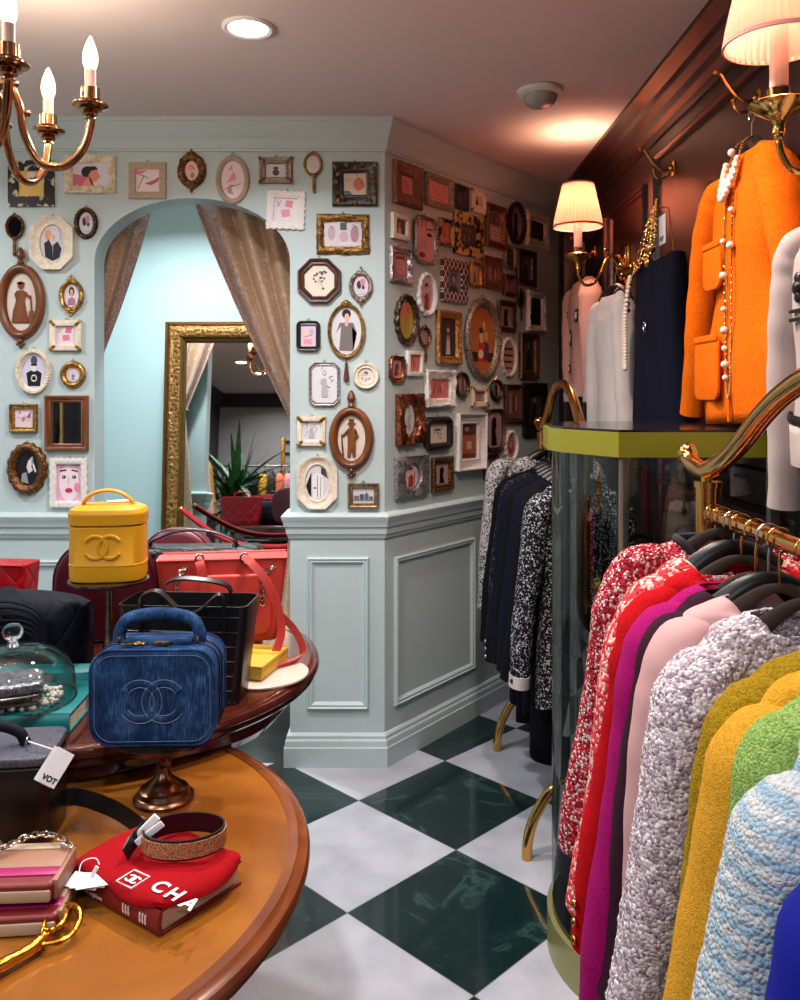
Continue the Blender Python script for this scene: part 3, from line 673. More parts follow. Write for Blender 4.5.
def build_frame(M, w, h, shape, prof, fw, fh, mat, artk, label, ornate=0, seed=1, tilt=0, opening=None, extra=None, cat='picture frame', hook=True):
    a, b = w/2, h/2
    t = thing('framed_picture' if artk not in ('mirror',) else 'framed_mirror', label, cat if artk != 'mirror' else 'mirror')
    t.matrix_world = M @ Matrix.Rotation(tilt, 4, 'Y')
    k = 10 if ornate else 1
    oval = shape in ('oval', 'ovalw')
    fn = {'rect': lambda: O_rect(a, b, k), 'oval': lambda: O_oval(a, b, 40), 'oct': lambda: O_oct(a, b, min(a, b)*.58),
          'cut': lambda: O_oct(a, b, min(a, b)*.36), 'round': lambda: O_round(a, b, min(a, b)*.45), 'ovalw': lambda: O_wavy(O_oval(a, b, 96), .0035, 16),
          'rectoval': lambda: O_mix(a, b, opening[0]+fw, opening[1]+fw, 10), 'octoval': lambda: None, 'rectw': lambda: O_wavy(O_rect(a, b, 24), .0028, 24)}[shape if shape != 'octoval' else 'oct']()
    if shape == 'octoval':
        base = O_oct(a, b, min(a, b)*.58)
        def fn(d, base=base):
            P = base(0 if d > .01 else d); out = []
            for i in range(8):
                p, q = P[i], P[(i+1) % 8]
                for j in range(5): out.append((p[0]+(q[0]-p[0])*j/5, p[1]+(q[1]-p[1])*j/5))
            if d <= .01: return out
            e = fw-d; res = []
            for x, z in out: th = math.atan2(z/b, x/a); res.append(((opening[0]+e)*math.cos(th), (opening[1]+e)*math.sin(th)))
            return res
    pr = {'std': P_std, 'flat': P_flat, 'round': P_round, 'scoop': P_scoop}[prof](fw, fh)
    mb = frame_mesh(fn, pr, ornate, seed); mb.obj('frame', FM[mat], t, angle=50 if not ornate else 60)
    if opening: oa, ob = opening; ov = True
    else: oa, ob = a-fw, b-fw; ov = oval
    if artk == 'mirror':
        mb = MB(); mb.poly([(x*oa*1.01, -.004, z*ob*1.01) for x, z in (E(0, 0, 1, 1, 32) if ov else R_(-1, -1, 1, 1))]); mb.obj('mirror_glass', m_mirror, t, smooth=False)
    else:
        make_art(artk, oa*1.01, ob*1.01, ov, t, -.0035, seed)
    if hook:
        mb = MB(); mb.tube([(-.008, -.003, b-.002), (0, -.003, b+.011), (.008, -.003, b-.002)], .0012, 5); mb.obj('hanging_hook', m_brass, t)
    if extra: extra(t, a, b)
    return t
# finishing touches
def finial_oval(t, a, b):
    mb = MB(); mb.lathe([(.010, 0), (.014, .008), (.009, .02), (.011, .026), (.017, .036), (.014, .052), (.006, .066), (.001, .07)], 14, c=(0, -.012, b-.006)); mb.obj('finial', FM['wood'], t)
    mb = MB(); mb.ball((0, -.012, -b-.004), .012, 10); mb.ball((-.010, -.012, -b-.016), .008, 8); mb.ball((.010, -.012, -b-.016), .008, 8); mb.ball((0, -.012, -b-.024), .008, 8); mb.obj('pendant', FM['wood'], t)
def relief(t, polys, y=-.004, th=.006, mat='carved'):
    mb = MB()
    for P in polys: mb.prism([(x, z) for x, z in P], y-th, y)
    bmesh.ops.bevel(mb.bm, geom=[e for e in mb.bm.edges], offset=.0012, segments=1, affect='EDGES')
    mb.obj('relief_figure', FM['wood'] if mat == 'wood' else FM[mat], t)
def woman_relief(t, a, b):
    finial_oval(t, a, b); s = b*.58
    relief(t, [[(x*s, z*s) for x, z in P] for P in ([(-.42, -.95), (-.36, -.4), (-.2, .05), (-.3, .35), (-.18, .52), (.12, .52), (.22, .3), (.12, .05), (.22, -.4), (.34, -.95)], E(-.02, .74, .13, .17), E(-.02, .84, .18, .08), [(.1, .4), (.42, .08), (.46, .16), (.2, .48)], [(.40, .3), (.45, .3), (.50, -.4), (.43, -.4)], [(.36, -.4), (.56, -.4), (.58, -.95), (.34, -.95)])], mat='wood')
def man_relief(t, a, b):
    finial_oval(t, a, b); s = b*.66
    relief(t, [[(x*s, z*s) for x, z in P] for P in ([(-.2, -.9), (-.16, .0), (-.24, .3), (-.18, .46), (.2, .46), (.28, .3), (.2, -.05), (.2, -.9), (.06, -.9), (.02, -.3), (-.04, -.9)], E(0, .60, .12, .14), R_(-.2, .68, .2, .72), R_(-.12, .70, .12, .92), [(.2, .42), (.36, .1), (.2, -.1), (.16, .0), (.26, .12), (.16, .3)], [(-.2, .4), (-.46, .12), (-.42, .04), (-.16, .26)], [(-.50, .2), (-.45, .2), (-.34, -.85), (-.44, -.85)])], mat='wood')
def corners(mat='gold'):
    def fn(t, a, b):
        mb = MB()
        for sx in (-1, 1):
            for sz in (-1, 1): mb.box((sx*(a-.010), -.012, sz*(b-.010)), (.030, .014, .012), .003, rot=Matrix.Rotation(-sx*sz*PI/4, 3, 'Y')); mb.ball((sx*(a-.005), -.015, sz*(b-.005)), .007, 8)
        mb.obj('corner_mount', FM[mat], t)
    return fn
def tassel(t, a, b):
    mb = MB(); mb.tube([(0, -.006, -b), (0, -.006, -b-.018)], .002, 6); mb.obj('cord', FM['bronze'], t)
    mb = MB(); mb.lathe([(.002, -.016), (.007, -.020), (.005, -.028), (.010, -.07), (.012, -.082), (.002, -.083)], 12, c=(0, -.010, -b)); mb.obj('tassel', plain('tassel_brown', (92, 40, 34), .8), t)
    mb = MB(); mb.ball((0, -.012, b), .009, 10); mb.tube([(-.02, -.01, b-.002), (-.008, -.012, b+.006), (0, -.01, b+.012), (.008, -.012, b+.006), (.02, -.01, b-.002)], .003, 6); mb.obj('crest', FM['gold'], t)
def crest(mat, n=1, bottom=True):
    def fn(t, a, b):
        mb = MB()
        for sz in ((1, -1) if bottom else (1,)):
            z = sz*b; mb.ball((0, -.010, z), .010, 10, (1, .6, 1)); mb.ball((-.012, -.009, z-sz*.004), .007, 8); mb.ball((.012, -.009, z-sz*.004), .007, 8); mb.ball((0, -.009, z+sz*.012), .006, 8, (.8, .8, 1.4))
        mb.obj('crest', FM[mat], t)
    return fn
def bead_ring(mat, n, inset=.008, r=.0055, oval=True):
    def fn(t, a, b):
        mb = MB()
        for i in range(n):
            if oval: x, z = (a-inset)*math.cos(2*PI*i/n), (b-inset)*math.sin(2*PI*i/n)
            else:
                p = O_rect(a-inset, b-inset, n//4)(0)[i % (4*(n//4))]; x, z = p
            mb.ball((x, -.016, z), r, 6)
        mb.obj('beading', FM[mat], t)
    return fn
def rope_ring(mat):
    def fn(t, a, b):
        mb = MB()
        for i in range(44):
            th = 2*PI*i/44; c = Vector(((a-.008)*math.cos(th), -.014, (b-.008)*math.sin(th))); T = Vector((-a*math.sin(th), 0, b*math.cos(th))).normalized(); N = Vector((math.cos(th), 0, math.sin(th)))
            d = (T*.7+N*.7).normalized()*.008
            mb.tube([c-d, c+d], .0045, 5)
        mb.obj('rope_moulding', FM[mat], t)
    return fn
def acanthus(mat, n=5):
    """curled leaves in relief round a square frame"""
    def fn(t, a, b):
        for i, (x, z) in enumerate(O_rect(a-.018, b-.018, n)(0)):
            mb = MB()
            th = (i*2.4) % (2*PI)
            for q in (-.7, 0, .7):
                d = Vector((math.cos(th+q), 0, math.sin(th+q)))
                mb.tube([Vector((x, -.016, z)), Vector((x, -.023, z))+d*.009, Vector((x, -.017, z))+d*.017], [.004, .0045, .001], 6)
            mb.obj('carved_leaf', FM[mat], t)
    return fn
def hand_mirror(M, w, h, mat, label, dark=False, tilt=0, flip=False):
    """origin at the middle of the whole mirror, h the whole height with its handle"""
    t = thing('hand_mirror', label, 'hand mirror'); t.matrix_world = M @ Matrix.Rotation(tilt, 4, 'Y')
    gh = h*.6; cz = h*.5-gh/2; a, b = w/2, gh/2
    mb = frame_mesh(O_oval(a, b, 32), P_round(w*.16, .014), .003, 3); bmesh.ops.translate(mb.bm, verts=mb.bm.verts, vec=(0, 0, cz)); mb.ball((0, -.008, cz+b), w*.08, 8); mb.ball((a*.95, -.008, cz+.1*b), w*.05, 8); mb.ball((-a*.95, -.008, cz+.1*b), w*.05, 8)
    mb.obj('frame', FM[mat], t)
    mb = MB(); mb.poly([(x*a*.86, -.004, cz+z*b*.86) for x, z in E(0, 0, 1, 1, 28)]); mb.obj('mirror_glass', plain('black_glass', (14, 14, 18), .05) if dark else m_mirror, t, smooth=False)
    mb = MB(); z0 = cz-b; L = -h/2-z0
    mb.tube([(0, -.008, z0+.004), (0, -.009, z0+L*.2), (0, -.009, z0+L*.45), (0, -.009, z0+L*.7), (0, -.009, z0+L*.9), (0, -.009, -h/2)], [w*.13, w*.06, w*.09, w*.075, w*.10, w*.03], 8); mb.obj('handle', FM[mat], t)
    return t
def MW(u, v): # transform of a spot on the front wall
    return Matrix.Translation((at(u, v, YF).x, YF-.0005, at(u, v, YF).z))
def fr(u, v, w, h, *a, **k): return build_frame(MW(u, v), w*px, h*px, *a, **k)
FRONT = [
 (32, 184, 46, 46, 'rect', 'flat', .040, .010, 'blackfloral', 'yellow', 'black frame with cream roses and a yellow card, under the chandelier', {}),
 (91, 175, 51, 38, 'rect', 'std', .030, .020, 'cream', 'profile', 'ornate cream landscape frame with a pink print of a woman in profile', dict(ornate=.012, extra=acanthus('cream', 4))),
 (148, 181, 37, 36, 'rect', 'flat', .026, .012, 'beige', 'shoe', 'square taupe frame with a pink shoe print, above the arch beside the curtain', {}),
 (192, 171, 29, 35, 'oval', 'round', .030, .018, 'bronze', 'peach', 'small round dark gilt frame with knobbly edge above the arch top', dict(ornate=.010, extra=crest('bronze'))),
 (233, 180, 34, 49, 'oval', 'round', .022, .014, 'beige', 'abstract', 'plain tan oval frame with a pink flower print above the arch', dict(seed=4)),
 (276, 171, 33, 26, 'rect', 'std', .026, .014, 'pewter', 'cat', 'little pewter landscape frame with copper corners above the white scrapbook frame', dict(extra=corners('copper'), seed=5)),
 (286, 210.5, 38, 38, 'rectw', 'flat', .028, .010, 'white', 'bags', 'white scalloped square frame with pink bag sketches at the arch shoulder', dict(tilt=.04)),
 (355, 184.5, 45, 44, 'rect', 'std', .044, .018, 'black', 'leaf', 'black square frame carved with golden leaves by the wall corner', dict(extra=acanthus('gold', 4))),
 (343, 234.5, 53, 40, 'rect', 'round', .030, .018, 'goldleaf', 'fashion3', 'ornate bronze gilt landscape frame with three dress sketches', dict(ornate=.012)),
 (53, 243.5, 43, 53, 'octoval', 'scoop', .036, .020, 'cream', 'couple', 'cream octagonal frame with an oval print of two friends', dict(opening=(.047, .070))),
 (86.5, 223.5, 24, 32, 'oval', 'round', .020, .016, 'black', 'dog', 'small black oval beaded frame near the arch edge', dict(extra=bead_ring('bronze', 22))),
 (22, 302, 48, 76, 'oval', 'round', .036, .026, 'wood', 'plainc', 'big brown oval plaque with a carved woman in a long dress', dict(extra=woman_relief, hook=False)),
 (72, 296, 25, 33, 'oval', 'round', .020, .016, 'gold', 'lady', 'small gold oval frame with a dark haired lady in pink', dict(ornate=.004, extra=crest('gold'), seed=8)),
 (66.5, 335.5, 31, 30, 'rect', 'flat', .022, .014, 'cream', 'bags', 'cream square frame with gold corners over the round gold frame', dict(extra=corners('gold'), seed=9)),
 (34.5, 371.5, 35, 45, 'oval', 'round', .020, .014, 'cream', 'chic', 'white rope edged oval frame with a woman in black and sunglasses', dict(extra=rope_ring('cream'))),
 (73.5, 374.5, 26, 27, 'oval', 'round', .024, .018, 'goldround', 'figure', 'small round gold frame with a blue figure, over the mirror reflecting clothes', {}),
 (24.5, 418, 28, 28, 'rect', 'std', .020, .018, 'gold', 'abstract', 'small square gold frame with pale pink strokes beside the mirror', dict(seed=12)),
 (67.5, 423, 43, 55, 'rect', 'std', .028, .022, 'wood', 'mirror', 'rectangular brown framed mirror hung over the white face print', dict(hook=False)),
 (28, 468.5, 40, 52, 'ovalw', 'round', .036, .024, 'bronze', 'photo', 'dark bronze scalloped oval frame with a black and white portrait', {}),
 (69.5, 482.5, 37, 49, 'rectw', 'flat', .024, .014, 'white', 'face', 'white embossed frame with a close up pop style face with pink lips', {}),
 (319.5, 281, 43, 44, 'oct', 'std', .026, .022, 'dwood', 'flowers', 'dark wooden octagonal frame with a pressed grape bunch', {}),
 (361, 286.5, 24, 30, 'oval', 'round', .018, .016, 'silverbrown', 'dog', 'small silvery oval frame beside the dark octagonal frame', dict(ornate=.004, seed=15, extra=crest('silverbrown'))),
 (308.5, 336, 24, 30, 'round', 'std', .018, .016, 'black', 'pastel', 'small black curvy frame with a pastel print by the arch edge', dict(ornate=0)),
 (346.5, 331, 38, 55, 'oval', 'round', .016, .020, 'gold', 'fashion', 'tall gold oval frame with a fashion drawing and hanging tassel', dict(extra=tassel, hook=False)),
 (324.5, 384, 31, 43, 'cut', 'std', .012, .014, 'silver', 'sketch', 'silver frame with cut corners and a line drawing of a dressed figure', {}),
 (366, 376, 26, 26, 'oval', 'std', .022, .016, 'cream', 'clock', 'round cream frame with black linked rings print like a clock', {}),
 (351.5, 438, 45, 63, 'oval', 'round', .034, .026, 'wood', 'plainc', 'brown oval plaque with a carved man in a top hat', dict(extra=man_relief, hook=False)),
 (311.5, 431, 28, 29, 'rect', 'flat', .018, .014, 'cream', 'sketch', 'small cream square frame with gold corners and a faint sketch', dict(extra=corners('gold'), seed=21)),
 (317.5, 482.5, 40, 52, 'octoval', 'scoop', .034, .020, 'cream', 'suit', 'ivory octagonal frame with an oval jacket print above the chair rail', dict(opening=(.046, .069))),
 (363.5, 495.5, 31, 25, 'rect', 'std', .020, .018, 'pewtergold', 'town', 'small brass landscape frame with a town sketch just above the chair rail', {}),
]
FM['goldround'] = FM['gold']; FM['pewtergold'] = mottled('frame_pewtergold', (120, 96, 66), (180, 150, 108), 60, .35, .7, .3)
_art = art
def art(kind, rnd):
    if kind == 'plainc': return (214, 204, 192), []
    if kind == 'fashion3': return (214, 206, 214), [((190, 160, 175), E(-.6, .1, .2, .6)), ((60, 54, 62), R_(-.15, .35, .2, .95)), ((200, 170, 180), E(.05, -.2, .22, .45)), ((170, 130, 140), E(.62, .0, .22, .7)), (WHT, E(.3, -.75, .5, .15)), (INK, line(-.7, .7, -.5, .5, .02)), (INK, line(.5, .8, .8, .5, .02))]
    if kind == 'figure': return (222, 204, 204), [((120, 160, 210), [(-.2, -.8), (-.25, .0), (.25, .0), (.2, -.8)]), ((70, 110, 180), E(-.02, -.2, .12, .2)), (SKN, E(.0, .25, .12, .15)), ((226, 220, 224), line(-.2, .0, -.3, .5, .05))]
    if kind == 'pastel': return (216, 196, 214), [((226, 150, 160), R_(-.6, -.8, .5, -.3)), ((240, 200, 160), E(-.2, .2, .4, .3)), ((170, 170, 220), E(.4, .4, .3, .3)), (RSE, line(-.5, -.1, .5, .1, .04))]
    return _art(kind, rnd)
for i, (u, v, w_, h_, sh, pr, fw, fh, mt, ak, lab, kw) in enumerate(FRONT):
    kw = dict(kw); kw.setdefault('seed', 30+i); fr(u, v, w_, h_, sh, pr, fw, fh, mt, ak, lab, **kw)
hand_mirror(MW(15.5, 235.5), 19*px, 42*px, 'bronze', 'small ornate hand mirror with black glass beside the cream octagonal frame', dark=True)
hand_mirror(MW(313.5, 173), 19*px, 41*px, 'gold', 'small gilt hand mirror with bright glass left of the golden leaf frame', tilt=-.04)

# angled wall: (crop, cx, cy, w, h) in the zoomed crops at 4.444x, crop A starts v=140, crop B v=320
ANG = [
 ('A', 115, 203, 126, 192, 'rect', 'std', .058, .022, 'carved', 'redstrokes', 'wide carved brown frame at the top nearest the wall corner', dict(ornate=.005)),
 ('A', 255, 233, 125, 146, 'rect', 'std', .030, .018, 'pewter', 'pinklady', 'ribbed grey frame with a pink lady sketch on the angled wall', dict(ornate=.006)),
 ('A', 351, 256, 63, 110, 'rect', 'std', .030, .018, 'black', 'sketchdark', 'small black frame in the top row of the angled wall', {}),
 ('A', 427, 276, 65, 96, 'rect', 'flat', .034, .018, 'cream', 'cat', 'small cream and gold frame with raised corners in the angled wall top row', dict(extra=corners('gold'))),
 ('A', 506, 386, 90, 192, 'rect', 'std', .032, .022, 'bronze', 'stack', 'tall bronze frame holding two stacked sketches on the angled wall', {}),
 ('A', 600, 372, 75, 188, 'oval', 'flat', .024, .016, 'black', 'silhouette', 'black lace edged oval frame with a dark profile on the angled wall', dict(extra=bead_ring('black', 26, .006, .008))),
 ('A', 692, 403, 97, 150, 'rect', 'std', .040, .020, 'cream', 'sketchdark', 'ornate cream frame with a dark picture highest by the wood wall', dict(ornate=.010, extra=corners('cream'))),
 ('A', 83, 388, 77, 112, 'rect', 'flat', .020, .018, 'cream', 'standing', 'small cream gold frame with a dark photo below the wide carved frame', {}),
 ('A', 195, 446, 103, 212, 'cut', 'std', .016, .018, 'silverbrown', 'halfface', 'tall eight sided silver frame with a half face and red lips', {}),
 ('A', 284, 413, 62, 122, 'rect', 'std', .016, .022, 'goldblack', 'redstrokes', 'small black and gold frame with a wine red print beside the half face', dict(seed=9)),
 ('A', 385, 425, 130, 186, 'rect', 'flat', .046, .016, 'leopard', 'sketchdark', 'square leopard spotted gold frame on the angled wall', {}),
 ('A', 86, 557, 100, 158, 'rect', 'std', .026, .018, 'silver', 'pinkface', 'silver chequered frame with a pink face below the small cream gold frame', dict(ornate=.006)),
 ('A', 203, 688, 90, 196, 'ovalw', 'round', .022, .018, 'white', 'redlady', 'white scalloped oval frame with a lady in red on the angled wall', {}),
 ('A', 323, 628, 116, 188, 'rect', 'flat', .044, .014, 'diamond', 'portraitgrey', 'brown frame with a white diamond lattice and a grey portrait', {}),
 ('A', 417, 601, 55, 116, 'cut', 'round', .016, .016, 'gold', 'standing2', 'tiny gold eight sided frame beside the diamond lattice frame', {}),
 ('A', 493, 592, 85, 143, 'rect', 'std', .030, .018, 'carved', 'brownprint', 'brown carved frame above the large silver oval painting', dict(ornate=.004)),
 ('A', 573, 523, 50, 108, 'cut', 'std', .016, .016, 'silverbrown', 'sketchdark', 'little silver hexagonal frame under the black lace oval', {}),
 ('A', 642, 570, 85, 162, 'rect', 'std', .038, .020, 'black', 'figdark', 'black rectangular frame with a seated figure below the cream top frame', {}),
 ('A', 568, 647, 55, 95, 'rect', 'std', .020, .020, 'dwood', 'brownprint', 'small dark wood frame below the little hexagonal one', {}),
 ('A', 555, 785, 80, 140, 'rect', 'std', .026, .018, 'dwood', 'silhouette', 'dark carved frame with a portrait beside the large oval painting', dict(ornate=.006)),
 ('A', 686, 763, 80, 176, 'rect', 'std', .032, .020, 'white', 'black', 'ornate white frame with a black centre close to the wood wall', dict(ornate=.010)),
 ('A', 111, 800, 103, 224, 'ovalw', 'std', .026, .020, 'blackc', 'mustard', 'dark fluted oval frame with a mustard and pink print', {}),
 ('A', 298, 878, 108, 236, 'rect', 'std', .034, .020, 'goldorn', 'standing', 'tall gold frame with a vintage photo of a standing woman', dict(ornate=.005)),
 ('A', 448, 886, 163, 366, 'oval', 'round', .040, .026, 'silverbrown', 'cluster', 'largest oval silver frame with an orange painting of a family', dict(extra=crest('silverbrown', bottom=False))),
 ('B', 655, 160, 84, 200, 'rect', 'std', .034, .020, 'bronze', 'figdark', 'brown frame with a dark standing figure beside the scalloped white oval', {}),
 ('B', 567, 166, 74, 176, 'ovalw', 'round', .018, .016, 'white', 'text', 'white petalled oval frame with lettering like marks on the angled wall', {}),
 ('B', 70, 218, 68, 118, 'cut', 'std', .018, .016, 'copper', 'silhouette2', 'small coppery eight sided frame near the corner, below the fluted oval', {}),
 ('B', 147, 193, 72, 110, 'rect', 'flat', .016, .016, 'white', 'redstrokes', 'small white frame with a coral print beside the coppery one', {}),
 ('B', 258, 306, 132, 164, 'rect', 'std', .038, .022, 'white', 'redstrokes', 'wide ornate white frame with pink vertical strokes', dict(ornate=.008, seed=5, extra=corners('white'))),
 ('B', 360, 290, 60, 120, 'oval', 'round', .014, .018, 'black', 'brownprint', 'slim dark oval frame between the white ornate frame and the large oval', {}),
 ('B', 435, 340, 75, 90, 'rect', 'flat', .022, .016, 'cream', 'text', 'small ivory frame with a printed card under the large oval', dict(extra=corners('gold'))),
 ('B', 513, 313, 55, 100, 'oval', 'round', .018, .018, 'black', 'silhouette', 'small black oval frame with a pale profile under the large oval', {}),
 ('B', 585, 370, 78, 168, 'rect', 'std', .022, .020, 'dwood', 'brownprint', 'dark wood frame with a striped brown print beside the big black frame', {}),
 ('B', 680, 396, 104, 232, 'rect', 'flat', .056, .018, 'black', 'figdark', 'broad black frame lowest by the wood wall behind the clothes rack', {}),
 ('B', 123, 440, 118, 222, 'rectoval', 'std', .020, .026, 'copper', 'sketch', 'very ornate copper frame with an oval opening on the angled wall', dict(ornate=.014, opening=(.036, .062))),
 ('B', 252, 504, 122, 150, 'round', 'round', .032, .024, 'black', 'flowers', 'thick black rounded frame with a flower drawing', {}),
 ('B', 388, 539, 128, 252, 'rect', 'scoop', .050, .034, 'white', 'room', 'deep white moulded frame with an orange room picture', dict(tilt=.02)),
 ('B', 502, 487, 84, 184, 'cut', 'std', .014, .020, 'dwood', 'silhouette', 'tall brown cut corner frame with a pale pink silhouette print', {}),
 ('B', 578, 560, 62, 140, 'ovalw', 'round', .020, .016, 'white', 'peachred', 'white beaded oval frame just above the tweed jacket shoulder', {}),
 ('B', 132, 693, 148, 176, 'rectoval', 'flat', .016, .018, 'silver', 'redlady', 'square silver filigree frame with a round opening above the rail', dict(ornate=.005, opening=(.050, .050))),
 ('B', 270, 684, 94, 152, 'rect', 'std', .030, .018, 'bronze', 'silhouette', 'bronze frame with black bird shapes above the chair rail', dict(ornate=.004, seed=3)),
 ('B', 485, 650, 60, 110, 'rect', 'std', .018, .018, 'dwood', 'brownprint', 'dark small frame half behind the tweed jacket on the rack', {}),
]
FM['blackc'] = mottled('frame_blackc', (26, 20, 18), (96, 70, 52), 90, .35, .3, .7); FM['goldorn'] = mottled('frame_goldorn', (130, 84, 40), (200, 146, 80), 80, .4, .5, .8, dist=.004); FM['goldblack'] = mottled('frame_goldblack', (30, 22, 16), (170, 126, 70), 30, .4, .3, .3, lo=.45, hi=.5)
_art2 = art
def art(kind, rnd):
    if kind == 'pinklady': return (222, 140, 140), [((120, 50, 56), line(-.3, .5, .1, .5, .03)), ((90, 40, 48), E(-.2, .2, .08, .05, 8)), ((90, 40, 48), E(.25, .15, .08, .05, 8)), ((150, 50, 60), E(.0, -.3, .14, .07, 8)), ((110, 60, 60), line(-.6, -.6, .6, -.8, .025)), ((110, 60, 60), line(-.7, .8, -.4, -.2, .02)), ((110, 60, 60), line(.5, .7, .7, -.2, .02))]
    if kind == 'pinkface': return (196, 120, 124), [((214, 150, 148), E(0, -.05, .6, .75)), ((90, 60, 60), line(-.6, .6, .6, .7, .12)), ((60, 40, 44), E(-.25, .1, .1, .05, 8)), ((60, 40, 44), E(.25, .1, .1, .05, 8)), ((150, 60, 70), E(.0, -.4, .16, .07, 8))]
    if kind == 'sketchdark': return (70, 58, 60), [((150, 130, 132), line(-.4, -.6, -.1, .6, .06)), ((170, 150, 150), line(.1, -.5, .3, .6, .05)), ((30, 24, 28), E(0, .1, .3, .3)), ((120, 100, 104), E(.05, .1, .12, .16))]
    if kind == 'stack': return (176, 140, 138), [((110, 90, 92), R_(-.8, .1, .8, .9)), ((200, 176, 180), R_(-.6, -.8, .7, -.05)), ((60, 44, 50), line(-.3, .2, .2, .8, .05)), ((70, 54, 60), line(-.4, -.3, .4, -.35, .02)), ((190, 90, 90), E(.2, .5, .2, .16)), ((70, 54, 60), line(-.3, -.6, .3, -.6, .02))]
    if kind == 'redlady': return (222, 196, 192), [((170, 50, 60), [(-.35, -.9), (-.3, -.1), (-.1, .1), (.2, .1), (.35, -.2), (.3, -.9)]), ((60, 26, 30), E(0, .5, .28, .2)), (SKN, E(.0, .35, .18, .2)), ((200, 110, 110), line(-.5, .0, -.2, -.4, .05)), ((60, 30, 40), line(.45, -.8, .5, .3, .04))]
    if kind == 'portraitgrey': return (120, 116, 132), [((70, 66, 80), E(0, .2, .4, .5)), ((170, 164, 176), E(.0, .15, .24, .34)), ((60, 56, 66), [(-.7, -1), (-.4, -.4), (.4, -.4), (.7, -1)])]
    if kind == 'standing2': return (196, 160, 140), [((80, 50, 44), [(-.2, -.8), (-.1, .4), (.1, .4), (.2, -.8)])]
    if kind == 'brownprint': return (120, 84, 78), [((170, 130, 122), R_(-.5, -.7, -.1, .7)), ((84, 54, 50), R_(.1, -.6, .3, .6)), ((190, 150, 140), R_(.45, -.5, .7, .5))]
    if kind == 'figdark': return (86, 70, 74), [((32, 26, 32), [(-.5, -.9), (-.3, .1), (.1, .5), (.4, .1), (.4, -.9)]), ((150, 124, 118), E(.1, .6, .2, .18))]
    if kind == 'black': return (30, 28, 32), [((60, 56, 60), line(-.4, -.6, .4, .6, .08))]
    if kind == 'silhouette2': return (196, 150, 136), [((120, 60, 48), [(-.5, -.8), (-.3, .5), (.3, .7), (.5, .1), (.1, -.2), (.5, -.7)])]
    if kind == 'peachred': return (200, 140, 120), [((150, 70, 60), E(0, -.1, .5, .6)), ((214, 160, 140), E(.0, .1, .3, .36))]
    return _art2(kind, rnd)
for i, (cr, cx, cy, w_, h_, sh, pr, fw, fh, mt, ak, lab, kw) in enumerate(ANG):
    u = 380+cx/4.4444; v = (140 if cr == 'A' else 320)+cy/4.4444
    sl, _ = on_angled(u-w_/8.8888, v); sr, _ = on_angled(u+w_/8.8888, v); s, z = on_angled(u, v); Y = YF+DA.y*s
    W = (sr-sl)*.97; Hh = h_/4.4444/F*Y
    M = MA @ Matrix.Translation(((sl+sr)/2, -.0005, z))
    kw = dict(kw); kw.setdefault('seed', 90+i); kw.setdefault('hook', i % 3 != 0)
    fw = min(fw, W*.36, Hh*.30)
    if 'opening' in kw: kw['opening'] = (min(kw['opening'][0], W*.34), min(kw['opening'][1], Hh*.38))
    build_frame(M, W, Hh, sh, pr, fw, fh, mt, ak, lab, **kw)
for (cr, cx, cy, w_, h_, lab, dk) in (('A', 621, 735, 34, 140, 'dark hand mirror on the angled wall beside the ornate white frame', True), ('B', 195, 107, 52, 160, 'dark hand mirror with grey glass between the fluted oval and the gold photo frame', False)):
    u = 380+cx/4.4444; v = (140 if cr == 'A' else 320)+cy/4.4444
    sl, _ = on_angled(u-w_/8.8888, v); sr, _ = on_angled(u+w_/8.8888, v); s, z = on_angled(u, v)
    hand_mirror(MA @ Matrix.Translation((s, -.0005, z)), sr-sl, h_/4.4444/F*(YF+DA.y*s), 'bronze' if not dk else 'black', lab, dark=dk)
# ------------------------------------------------------------ clothing rails
def rack(label, X, ypost, L, zr=1.24):
    """rail along Y from ypost back to the viewer by L, an arched top and hoop feet"""
    t = thing('clothes_rack', label, 'clothes rack', (X, ypost-L/2, 0))
    h = L/2
    mb = MB(); mb.cyl((0, -h, zr), (0, h, zr), .0125, 16); mb.obj('rail', m_brass, t)
    S = [(h+.105, 1.336), (h+.085, 1.322), (h+.05, 1.314), (h, 1.315), (h-.085*h/.53, 1.342), (h-.162*h/.53, 1.380), (h-.231*h/.53, 1.420), (h-.307*h/.53, 1.453), (h-.40*h/.53, 1.478)]
    P = [(0, y, z+zr-1.24) for y, z in S]; Q = [(0, -y, z) for _, y, z in reversed(P)]
    mb = MB(); mb.tube(smooth_path(P+[(0, 0, 1.487+zr-1.24)]*(1)+Q, 6), .0165, 16)
    mb.ball(P[0], .020, 14); mb.ball(Q[-1], .020, 14); mb.obj('top_arch', m_brass, t)
    for sg in (1, -1):
        y = sg*h
        mb = MB(); mb.cyl((0, y, .24), (0, y, 1.32+zr-1.24), .0115, 14)
        for z0, z1, r in ((1.205, 1.29, .021), (1.13, 1.145, .025), (1.285, 1.295, .024), (.27, .30, .019)): mb.cyl((0, y, z0+zr-1.24), (0, y, z1+zr-1.24), r, 18) if z0 > 1 else mb.cyl((0, y, z0), (0, y, z1), r, 18)
        mb.obj('post', m_brass, t)
        mb = MB(); mb.tube(smooth_path([(-.185, y, .0), (-.183, y, .05), (-.165, y, .12), (-.12, y, .20), (-.06, y, .242), (0, y, .255), (.06, y, .242), (.12, y, .20), (.165, y, .12), (.183, y, .05), (.185, y, .0)], 4), .0165, 14); mb.obj('hoop_foot', m_brass, t)
    mb = MB(); mb.cyl((0, -h, .27), (0, h, .27), .009, 12); mb.obj('lower_bar', m_brass, t)
    return t
RX, RZ = .541, 1.24
rack('brass rack carrying the row of bright coloured jackets', RX, 1.485, 1.06, RZ)
RX2, RZ2 = .58, 1.235
rack('brass rack carrying the black and tweed clothes behind the glass cabinet', RX2, 3.43, .80, RZ2)

